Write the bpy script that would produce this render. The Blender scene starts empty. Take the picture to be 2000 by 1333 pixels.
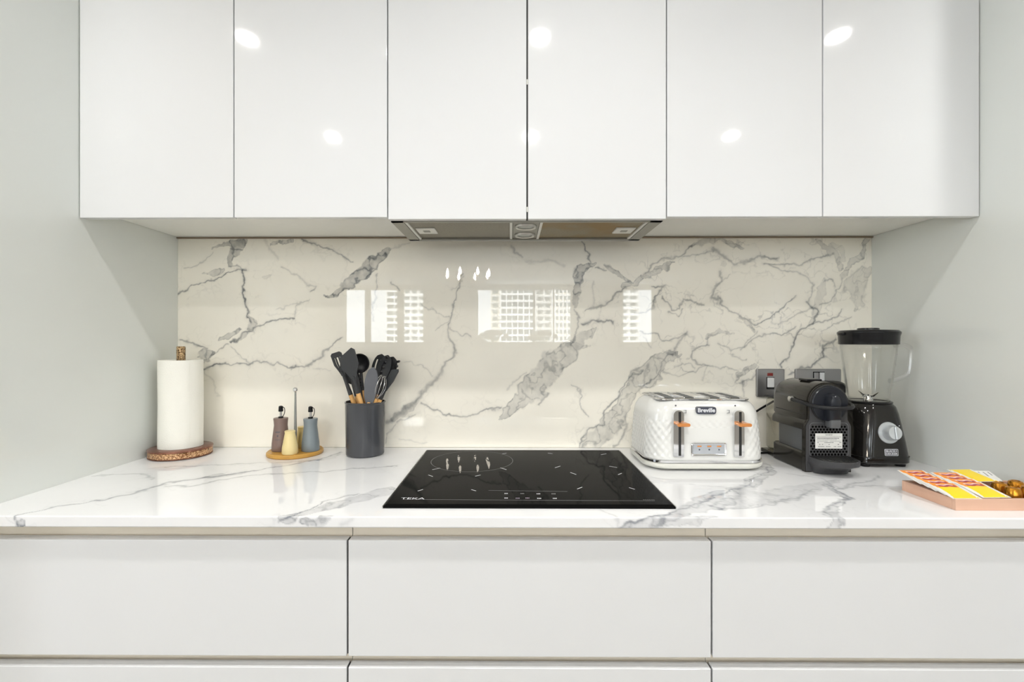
import bpy, bmesh, math, random
import numpy as np
from mathutils import Vector, Matrix
PI = math.pi
random.seed(4)
scene = bpy.context.scene
C = scene.collection

# ------------------------------------------------------------------ camera
F, CX, CY = 922.0, 992.2, 668.0            # focal length and principal point in photo pixels
YAW = math.radians(0.36)
CAM = Vector((0, -1.497, 1.236))
cd = bpy.data.cameras.new('camera'); cam = bpy.data.objects.new('camera', cd); C.objects.link(cam)
cam.location = CAM; cam.rotation_euler = (PI/2, 0, YAW)
cd.sensor_width = 36; cd.lens = 36*F/2000; cd.clip_start = .02; cd.clip_end = 400
cd.shift_x = (1000-CX)/2000; cd.shift_y = (CY-666.5)/2000
scene.camera = cam

# ------------------------------------------------------------------ world, sun, exposure
w = bpy.data.worlds.new('world'); scene.world = w; w.use_nodes = True
bg = w.node_tree.nodes['Background']; bg.inputs[0].default_value = (.86, .93, 1, 1); bg.inputs[1].default_value = 8.0
sd = bpy.data.lights.new('sun', 'SUN'); sun = bpy.data.objects.new('sun', sd); C.objects.link(sun)
sd.energy = 18; sd.angle = .01; sd.color = (1, .95, .86); sun.rotation_euler = (math.radians(50), 0, math.radians(183))
vs = scene.view_settings
vs.view_transform = 'Standard'; vs.look = 'None'; vs.gamma = 1; vs.exposure = 0.40; vs.use_curve_mapping = False
NEAR_W = 3.7                               # watts of each ceiling downlight
scene.cycles.max_bounces = 10; scene.cycles.diffuse_bounces = 6; scene.cycles.sample_clamp_indirect = 6
scene.cycles.caustics_reflective = False; scene.cycles.caustics_refractive = False

# ------------------------------------------------------------------ pixel helpers
FW = Vector((-math.sin(YAW), math.cos(YAW), 0)); RT = Vector((math.cos(YAW), math.sin(YAW), 0)); UP = Vector((0, 0, 1))
def ray(px, py): return FW + RT*((px-CX)/F) + UP*((CY-py)/F)
def onZ(px, py, z): r = ray(px, py); return CAM + r*((z-CAM.z)/r.z)
def onY(px, py, y): r = ray(px, py); return CAM + r*((y-CAM.y)/r.y)
def at(px, py, d): return onY(px, py, CAM.y+d)
Z0 = .90                                   # worktop height
XL = onY(347, 668, 0).x; XR = onY(1703, 668, 0).x
YF = -.594                                 # worktop front edge

# ------------------------------------------------------------------ materials
def nodes(name):
    m = bpy.data.materials.new(name); m.use_nodes = True
    return m, m.node_tree.nodes, m.node_tree.links, m.node_tree.nodes['Principled BSDF']
def sock(b, k, v):
    if k in b.inputs: b.inputs[k].default_value = v
def mat(name, col, rough=.4, metal=0, var=.04, scale=30, bump=0, bscale=200, coat=0, trans=0, ior=1.5, emit=0, ramp2=None, alpha=1, spec=.5):
    m, N, L, b = nodes(name)
    c2 = ramp2 if ramp2 else tuple(max(0, c*(1-var)) for c in col)
    tc = N.new('ShaderNodeTexCoord'); nz = N.new('ShaderNodeTexNoise'); nz.inputs['Scale'].default_value = scale; nz.inputs['Detail'].default_value = 3
    L.new(tc.outputs['Object'], nz.inputs['Vector'])
    mx = N.new('ShaderNodeMix'); mx.data_type = 'RGBA'
    L.new(nz.outputs['Fac'], mx.inputs['Factor']); mx.inputs['A'].default_value = (*col, 1); mx.inputs['B'].default_value = (*c2, 1)
    L.new(mx.outputs['Result'], b.inputs['Base Color'])
    sock(b, 'Roughness', rough); sock(b, 'Metallic', metal); sock(b, 'Coat Weight', coat); sock(b, 'Coat Roughness', .03)
    sock(b, 'Transmission Weight', trans); sock(b, 'IOR', ior); sock(b, 'Alpha', alpha); sock(b, 'Specular IOR Level', spec)
    if emit: L.new(mx.outputs['Result'], b.inputs['Emission Color']); sock(b, 'Emission Strength', emit)
    if bump:
        n2 = N.new('ShaderNodeTexNoise'); n2.inputs['Scale'].default_value = bscale; L.new(tc.outputs['Object'], n2.inputs['Vector'])
        bp = N.new('ShaderNodeBump'); bp.inputs['Strength'].default_value = bump; bp.inputs['Distance'].default_value = .002
        L.new(n2.outputs['Fac'], bp.inputs['Height']); L.new(bp.outputs['Normal'], b.inputs['Normal'])
    return m
def marble(name, base, veincol):
    m, N, L, b = nodes(name)
    at_ = N.new('ShaderNodeAttribute'); at_.attribute_name = 'vein'
    tc = N.new('ShaderNodeTexCoord'); nz = N.new('ShaderNodeTexNoise'); nz.inputs['Scale'].default_value = 3.5; nz.inputs['Detail'].default_value = 6
    L.new(tc.outputs['Object'], nz.inputs['Vector'])
    cr = N.new('ShaderNodeValToRGB'); cr.color_ramp.elements[0].position = .35; cr.color_ramp.elements[1].position = .7
    cr.color_ramp.elements[0].color = (*base, 1); cr.color_ramp.elements[1].color = (*[c*.93 for c in base], 1)
    L.new(nz.outputs['Fac'], cr.inputs['Fac'])
    n2 = N.new('ShaderNodeTexNoise'); n2.inputs['Scale'].default_value = 45; n2.inputs['Detail'].default_value = 5; L.new(tc.outputs['Object'], n2.inputs['Vector'])
    mr = N.new('ShaderNodeMapRange'); mr.inputs['From Min'].default_value = .3; mr.inputs['From Max'].default_value = .7; mr.inputs['To Min'].default_value = .7; mr.inputs['To Max'].default_value = 1.12
    L.new(n2.outputs['Fac'], mr.inputs['Value'])
    mu = N.new('ShaderNodeMath'); mu.operation = 'MULTIPLY'; mu.use_clamp = True; L.new(at_.outputs['Fac'], mu.inputs[0]); L.new(mr.outputs['Result'], mu.inputs[1])
    mx = N.new('ShaderNodeMix'); mx.data_type = 'RGBA'; L.new(mu.outputs[0], mx.inputs['Factor']); L.new(cr.outputs['Color'], mx.inputs['A']); mx.inputs['B'].default_value = (*veincol, 1)
    L.new(mx.outputs['Result'], b.inputs['Base Color']); sock(b, 'Roughness', .006); sock(b, 'IOR', 1.5)
    return m
def glitter(name, a, b_):
    m, N, L, b = nodes(name)
    tc = N.new('ShaderNodeTexCoord'); vo = N.new('ShaderNodeTexVoronoi'); vo.inputs['Scale'].default_value = 330; L.new(tc.outputs['Object'], vo.inputs['Vector'])
    cr = N.new('ShaderNodeValToRGB'); cr.color_ramp.elements[0].position = .2; cr.color_ramp.elements[1].position = .8
    cr.color_ramp.elements[0].color = (*a, 1); cr.color_ramp.elements[1].color = (*b_, 1)
    L.new(vo.outputs['Color'], cr.inputs['Fac']); L.new(cr.outputs['Color'], b.inputs['Base Color'])
    bp = N.new('ShaderNodeBump'); bp.inputs['Strength'].default_value = .9; bp.inputs['Distance'].default_value = .002; L.new(vo.outputs['Distance'], bp.inputs['Height']); L.new(bp.outputs['Normal'], b.inputs['Normal'])
    sock(b, 'Metallic', .6); sock(b, 'Roughness', .25)
    return m
def mesh_filter(name, a, b_):               # fine perforated grease filter
    m, N, L, b = nodes(name)
    tc = N.new('ShaderNodeTexCoord'); vo = N.new('ShaderNodeTexVoronoi'); vo.inputs['Scale'].default_value = 260; vo.inputs['Randomness'].default_value = .15; L.new(tc.outputs['Object'], vo.inputs['Vector'])
    cr = N.new('ShaderNodeValToRGB'); cr.color_ramp.elements[0].position = .25; cr.color_ramp.elements[1].position = .45
    cr.color_ramp.elements[0].color = (*[c*.45 for c in a], 1); cr.color_ramp.elements[1].color = (*a, 1)
    L.new(vo.outputs['Distance'], cr.inputs['Fac'])
    nz = N.new('ShaderNodeTexNoise'); nz.inputs['Scale'].default_value = 7; nz.inputs['Detail'].default_value = 5; L.new(tc.outputs['Object'], nz.inputs['Vector'])
    c2 = N.new('ShaderNodeValToRGB'); c2.color_ramp.elements[0].position = .45; c2.color_ramp.elements[1].position = .65; L.new(nz.outputs['Fac'], c2.inputs['Fac'])
    mx = N.new('ShaderNodeMix'); mx.data_type = 'RGBA'; L.new(c2.outputs['Color'], mx.inputs['Factor']); L.new(cr.outputs['Color'], mx.inputs['A']); mx.inputs['B'].default_value = (*b_, 1)
    L.new(mx.outputs['Result'], b.inputs['Base Color']); sock(b, 'Metallic', .5); sock(b, 'Roughness', .45)
    return m
def clearmat(name, tint, base):
    m, N, L, b = nodes(name); out = N['Material Output']
    tr = N.new('ShaderNodeBsdfTransparent'); tr.inputs[0].default_value = (*tint, 1)
    gl = N.new('ShaderNodeBsdfGlossy'); gl.inputs['Roughness'].default_value = .03
    lw = N.new('ShaderNodeLayerWeight'); lw.inputs['Blend'].default_value = .5
    pw = N.new('ShaderNodeMath'); pw.operation = 'POWER'; pw.inputs[1].default_value = 3.5; L.new(lw.outputs['Facing'], pw.inputs[0])
    fr = N.new('ShaderNodeMath'); fr.operation = 'MULTIPLY'; fr.inputs[1].default_value = .6; L.new(pw.outputs[0], fr.inputs[0])
    ad = N.new('ShaderNodeMath'); ad.operation = 'ADD'; ad.use_clamp = True; ad.inputs[1].default_value = base; L.new(fr.outputs[0], ad.inputs[0])
    mx = N.new('ShaderNodeMixShader'); L.new(ad.outputs[0], mx.inputs[0]); L.new(tr.outputs[0], mx.inputs[1]); L.new(gl.outputs[0], mx.inputs[2]); L.new(mx.outputs[0], out.inputs['Surface'])
    return m
M = dict(
    lacquer=mat('white_lacquer', (.72, .73, .745), .05, var=.01, scale=4),
    panel=mat('tall_panel_lacquer', (.74, .765, .74), .05, var=.01, scale=4),
    carcass=mat('cabinet_carcass', (.88, .875, .83), .35),
    dark=mat('dark_gap', (.03, .03, .03), .6),
    channel=mat('channel_aluminium', (.86, .79, .68), .3, 0, var=.03),
    wall=mat('wall_paint', (.80, .76, .68), .8), ceil=mat('ceiling_paint', (.9, .9, .88), .9),
    floor=mat('floor_tile', (.30, .275, .25), .3, var=.08, scale=6),
    marble_wall=marble('marble_warm_lit', (.935, .90, .81), (.13, .14, .15)),  # cream base has the warm light on the slab mixed in
    marble_top=marble('marble_cool_lit', (.835, .84, .855), (.10, .115, .15)),  # bluish white base has the cool window light mixed in
    steel=mat('brushed_steel', (.62, .61, .58), .28, 1, var=.1, scale=60), chrome=mat('chrome', (.85, .85, .86), .07, 1, var=.02),
    hoodsteel=mat('hood_steel', (.33, .32, .28), .35, .7, var=.12, scale=40),
    filt=mesh_filter('filter_mesh', (.30, .275, .22), (.25, .23, .19)), filt2=mesh_filter('stained_filter_mesh', (.29, .24, .15), (.25, .15, .04)),
    offwhite=mat('latch_plastic', (.78, .77, .72), .4), lens=mat('hood_lamp_lens', (.38, .39, .36), .12),
    glass=mat('hob_glass', (.006, .006, .006), .004, var=.1, ior=1.065), hobedge=mat('hob_bevel', (.01, .01, .012), .08),
    print=mat('print_white', (.75, .76, .8), .4), printgrey=mat('print_grey', (.22, .22, .23), .4), printdark=mat('print_dark', (.045, .045, .045), .4), printpurple=mat('print_mauve', (.30, .24, .32), .4),
    paper=mat('paper_towel', (.87, .86, .80), .95, bump=.35, bscale=350), copper=mat('copper_top', (.27, .115, .075), .18, .7), glit=glitter('copper_glitter', (.22, .09, .03), (.80, .50, .28)),
    glitd=glitter('bronze_glitter', (.09, .045, .015), (.62, .44, .24)),
    bamboo=mat('bamboo', (.60, .34, .075), .4, ramp2=(.46, .24, .04), scale=25), rod=mat('rod_steel', (.42, .43, .42), .25, .9),
    brown=mat('brown_ceramic', (.21, .145, .125), .35), greyc=mat('grey_ceramic', (.20, .235, .255), .3), cream=mat('cream_ceramic', (.80, .66, .33), .35), cream2=mat('mustard_ceramic', (.68, .52, .20), .35),
    black=mat('black_plastic', (.008, .008, .009), .2, spec=.3), clear=clearmat('clear_plastic', (.99, .99, .985), .025), clear2=clearmat('clear_handle', (.97, .97, .975), .12),
    crock=mat('crock_grey', (.055, .058, .066), .18), silicone=mat('silicone_charcoal', (.033, .035, .038), .45, spec=.4), silicone2=mat('silicone_grey', (.105, .11, .125), .45), silicone3=mat('silicone_black', (.018, .018, .02), .35),
    wood=mat('beech_handle', (.72, .42, .15), .45, ramp2=(.58, .30, .09), scale=40), wire=mat('whisk_wire', (.55, .55, .55), .2, 1),
    toaster=mat('toaster_white', (.74, .74, .72), .16, var=.01), toasterbase=mat('toaster_base', (.72, .72, .66), .3), badge=mat('badge_slate', (.06, .065, .09), .3), orange=mat('copper_lever', (.80, .32, .10), .25, .45),
    slotdark=mat('slot_dark', (.012, .012, .012), .5), button=mat('button_grey', (.55, .58, .62), .25, .5),
    graph=mat('graphite_gloss', (.024, .022, .018), .14, .2, coat=.15, spec=.4), graphm=mat('graphite_matt', (.016, .0165, .018), .4, spec=.25), grille=mat('grille_plate', (.055, .055, .058), .45, spec=.3), hole=mat('hole_black', (.002, .002, .002), 1, spec=0), graphl=mat('graphite_panel', (.11, .115, .12), .35), disc=mat('slate_disc', (.017, .019, .025), .25, spec=.3),
    tank=clearmat('water_tank', (.88, .87, .82), .06), sticker=mat('sticker_white', (.78, .78, .76), .5), ink=mat('print_ink', (.10, .10, .11), .6),
    bbase=mat('blender_gunmetal', (.013, .012, .011), .10, .15, coat=.25, spec=.4), knob=mat('knob_silver', (.58, .61, .63), .28, .35),
    smetal=mat('switch_metal', (.34, .335, .34), .3, .85), rocker=mat('rocker_white', (.78, .79, .80), .3), red=mat('neon_red', (.20, .012, .008), .25),
    traywood=mat('tray_wood', (.70, .45, .33), .5, ramp2=(.60, .36, .25), scale=20), yellow=mat('sachet_yellow', (.90, .66, .005), .35), orangep=mat('sachet_orange', (.83, .22, .02), .35, ramp2=(.88, .36, .03), scale=90), redp=mat('sachet_maroon', (.36, .03, .05), .4), foil=mat('sachet_foil', (.85, .84, .82), .3, .2), pinkp=mat('sachet_pink_script', (.85, .60, .62), .45),
    gold=mat('capsule_gold', (.55, .235, .022), .22, .85), bulb=mat('warm_bulb', (1, .90, .76), .3, emit=215), brass=mat('brass', (.6, .42, .16), .25, 1),
    tower=mat('tower_render', (.75, .70, .60), .8), tower2=mat('tower_white', (.82, .82, .80), .8), glz=mat('tower_glazing', (.10, .15, .17), .5, spec=.2), frame=mat('window_frame', (.80, .78, .72), .4),
    ledlens=mat('led_lens', (1, .97, .92), .3, emit=40, var=0), trim=mat('downlight_trim', (.85, .85, .84), .3), caulk=mat('joint_line', (.28, .22, .16), .8), leaf=mat('flower_cream', (.82, .78, .68), .8), stem=mat('flower_stem', (.16, .25, .08), .7), vase=mat('vase_white', (.8, .8, .78), .2), tablew=mat('table_white', (.78, .76, .72), .25),
)

# ------------------------------------------------------------------ object helpers
def obj(name, bm, m, parent=None, smooth=False, loc=None):
    if isinstance(bm, bmesh.types.BMesh):
        me = bpy.data.meshes.new(name); bmesh.ops.recalc_face_normals(bm, faces=bm.faces[:]); bm.to_mesh(me); bm.free()
    else: me = bm
    if not me.materials: me.materials.append(M[m] if isinstance(m, str) else m)
    if smooth:
        me.shade_smooth() if smooth is True else me.shade_smooth()
        if smooth != 'all':
            try: me.set_sharp_from_angle(angle=math.radians(35))
            except Exception: pass
    o = bpy.data.objects.new(name, me); C.objects.link(o)
    if parent: o.parent = parent
    if loc is not None: o.location = loc
    return o
def tag(o, label, cat, group=None):
    o['label'] = label; o['category'] = cat
    if group: o['group'] = group
    return o
def thing(name, label, cat, loc=(0, 0, 0), rz=0, group=None):
    o = bpy.data.objects.new(name, None); C.objects.link(o); o.empty_display_size = .05
    o.location = loc; o.rotation_euler = (0, 0, rz); return tag(o, label, cat, group)
def struct(o, label=None):
    o['kind'] = 'structure'
    if label: o['label'] = label
    return o
def box(bm, x0, x1, y0, y1, z0, z1, bev=0, seg=2):
    vs_ = [bm.verts.new((x, y, z)) for z in (z0, z1) for y in (y0, y1) for x in (x0, x1)]
    fs = [(0, 2, 3, 1), (4, 5, 7, 6), (0, 1, 5, 4), (2, 6, 7, 3), (0, 4, 6, 2), (1, 3, 7, 5)]
    faces = [bm.faces.new([vs_[i] for i in f]) for f in fs]
    if bev:
        es = list({e for f in faces for e in f.edges})
        bmesh.ops.bevel(bm, geom=es, offset=bev, segments=seg, profile=.5, affect='EDGES', clamp_overlap=True)
    return bm
def B(x0, x1, y0, y1, z0, z1, bev=0, seg=2): return box(bmesh.new(), x0, x1, y0, y1, z0, z1, bev, seg)
def loft(bm, rings, cap0=True, cap1=True, closed=True):
    R = [[bm.verts.new(p) for p in r] for r in rings]
    n = len(R[0])
    for a, b in zip(R, R[1:]):
        for i in range(n if closed else n-1):
            j = (i+1) % n
            bm.faces.new((a[i], a[j], b[j], b[i]))
    if cap0: bm.faces.new(R[0][::-1])
    if cap1: bm.faces.new(R[-1])
    return bm
def lathe(prof, n=40, cx=0, cy=0, cap0=True, cap1=True, bm=None, z0=0):
    return loft(bm or bmesh.new(), [[(cx+r*math.cos(2*PI*i/n), cy+r*math.sin(2*PI*i/n), z+z0) for i in range(n)] for r, z in prof], cap0, cap1)
def rrect(hx, hy, r, n=6, cx=0, cy=0):
    r = min(r, hx-1e-5, hy-1e-5); out = []
    for k, (sx, sy) in enumerate(((1, 1), (-1, 1), (-1, -1), (1, -1))):
        for i in range(n+1):
            a = PI/2*(k+i/n); out.append((cx+sx*(hx-r)+r*math.cos(a), cy+sy*(hy-r)+r*math.sin(a)))
    return out
def tube(path, r, n=10, bm=None, caps=True):
    bm = bm or bmesh.new(); P = [Vector(p) for p in path]; rings = []
    rs = r if hasattr(r, '__len__') else [r]*len(P); prev = None
    for i, p in enumerate(P):
        t = (P[min(i+1, len(P)-1)]-P[max(i-1, 0)]).normalized()
        u = prev-t*prev.dot(t) if prev is not None else t.orthogonal()
        u.normalize(); prev = u; v = t.cross(u)
        rings.append([p+(u*math.cos(2*PI*k/n)+v*math.sin(2*PI*k/n))*rs[i] for k in range(n)])
    return loft(bm, rings, caps, caps)
def prism(pts, y0, y1, bm=None, bev=0):      # outline in x,z extruded along y
    bm = bm or bmesh.new()
    loft(bm, [[(x, y0, z) for x, z in pts], [(x, y1, z) for x, z in pts]])
    return bm
def curve(pts, n=8):                        # Catmull-Rom through points
    P = [Vector(p) for p in pts]; P = [P[0]]+P+[P[-1]]; out = []
    for a, b, c, d in zip(P, P[1:], P[2:], P[3:]):
        for i in range(n):
            t = i/n; out.append(.5*((2*b)+(c-a)*t+(2*a-5*b+4*c-d)*t*t+(3*b-a-3*c+d)*t**3))
    return out+[P[-1]]
def text(name, s, size, m, parent, loc, rot=(PI/2, 0, 0), ext=.0002, sx=1, off=0):
    cu = bpy.data.curves.new(name, 'FONT'); cu.body = s; cu.size = size; cu.align_x = 'CENTER'; cu.align_y = 'CENTER'; cu.extrude = ext; cu.resolution_u = 3; cu.offset = off
    t = bpy.data.objects.new(name, cu); C.objects.link(t); bpy.context.view_layer.update()
    me = bpy.data.meshes.new_from_object(t.evaluated_get(bpy.context.evaluated_depsgraph_get()))
    bpy.data.objects.remove(t); bpy.data.curves.remove(cu); me.materials.clear(); me.name = name
    o = obj(name, me, m, parent); o.location = loc; o.rotation_euler = rot; o.scale = (sx, 1, 1); return o
def local(root, p): return root.matrix_world.inverted() @ p

# ------------------------------------------------------------------ marble veins
rng = np.random.default_rng(7)
LAT = rng.random((256, 256))
def vnoise(x, y):
    xi = np.floor(x).astype(int); yi = np.floor(y).astype(int); fx = x-xi; fy = y-yi
    fx = fx*fx*(3-2*fx); fy = fy*fy*(3-2*fy)
    a = LAT[yi % 256, xi % 256]; b = LAT[yi % 256, (xi+1) % 256]; c = LAT[(yi+1) % 256, xi % 256]; d = LAT[(yi+1) % 256, (xi+1) % 256]
    return (a*(1-fx)+b*fx)*(1-fy)+(c*(1-fx)+d*fx)*fy
def fbm(x, y, o=4): return sum(vnoise(x*2**k+17.3*k, y*2**k+9.1*k)*.5**k for k in range(o))/(2-.5**(o-1))
def veins(U, V, strokes, unit, dense=.3):
    """strokes: (kind, intensity, [(u, v, halfwidth)...]); unit = size of fine ragged detail"""
    wu = (fbm(U/(unit*9), V/(unit*9))-.5)*unit*3.2+(fbm(U/(unit*2)+50, V/(unit*2), 3)-.5)*unit*1.9
    wv = (fbm(U/(unit*9)+91, V/(unit*9)+33)-.5)*unit*3.2+(fbm(U/(unit*2)+7, V/(unit*2)+77, 3)-.5)*unit*1.9
    u = U+wu; v = V+wv
    n1 = fbm(U/(unit*6)+5, V/(unit*6)+8); n2 = fbm(U/(unit*1.6)+15, V/(unit*3)+28)
    crack = np.exp(-(np.abs(fbm(u/(unit*4)+3, v/(unit*4)+60, 3)-.5)/.035)**2)
    nw = fbm(U/(unit*4.5)+44, V/(unit*4.5)+2, 3)
    out = np.zeros_like(U); near = np.zeros_like(U)
    for kind, inten, pts in strokes:
        p = np.array(pts, float); mw = p[:, 2].max()*(3.5 if kind == 'line' else 1.6)+unit
        mw = max(mw, unit*9)
        sel = np.where((u > p[:, 0].min()-mw) & (u < p[:, 0].max()+mw) & (v > p[:, 1].min()-mw) & (v < p[:, 1].max()+mw))[0]
        if not len(sel): continue
        su, sv = u[sel], v[sel]; best = np.full(len(sel), 1e9); bw = np.ones(len(sel))
        for (x0, y0, w0), (x1, y1, w1) in zip(p, p[1:]):
            dx, dy = x1-x0, y1-y0; t = np.clip(((su-x0)*dx+(sv-y0)*dy)/(dx*dx+dy*dy+1e-12), 0, 1)
            d = np.hypot(su-x0-t*dx, sv-y0-t*dy); ww = w0+(w1-w0)*t; q = d/ww
            m = q < best; best[m] = q[m]; bw[m] = ww[m]
        if kind == 'line':
            a = 1.35*inten*(.45+.9*n1[sel])*np.exp(-(best/.7)**2)+.16*inten*np.exp(-(best/2.3)**2)
        else:
            best = best/(.45+1.05*nw[sel])
            f = np.clip((1.2-best)/.35, 0, 1); f = f*f*(3-2*f)
            a = 1.15*inten*f*(.30+.6*n2[sel]+.7*crack[sel])+inten*1.15*np.exp(-((best-.95)/(.22*np.clip(unit*.55/bw, .35, 1.2)))**2)*(n1[sel] > .43)*n1[sel]
        near[sel] = np.maximum(near[sel], inten*np.exp(-(best*bw/(unit*4.5))**2))
        out[sel] = 1-(1-out[sel])*(1-np.clip(a, 0, .95))
    # hairline cracks that branch off near the drawn veins
    f1 = fbm(u/(unit*11)+31, v/(unit*8)+12, 4); f2 = fbm(u/(unit*7)+71, v/(unit*9)+44, 4)
    hair = np.exp(-(np.abs(f1-.5)/.010)**2)*.8+np.exp(-(np.abs(f2-.47)/.009)**2)*.6
    out = 1-(1-out)*(1-np.clip(hair*near*dense*(.4+n1), 0, .8))
    return out
def L_(i, w, *pts): return ('line', i, [(p[0], p[1], p[2] if len(p) > 2 else w) for p in pts])
def Bd(i, *pts): return ('band', i, list(pts))
def sh(s): return (s[0], s[1], [(x+2000, y, w) for x, y, w in s[2]])
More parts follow.
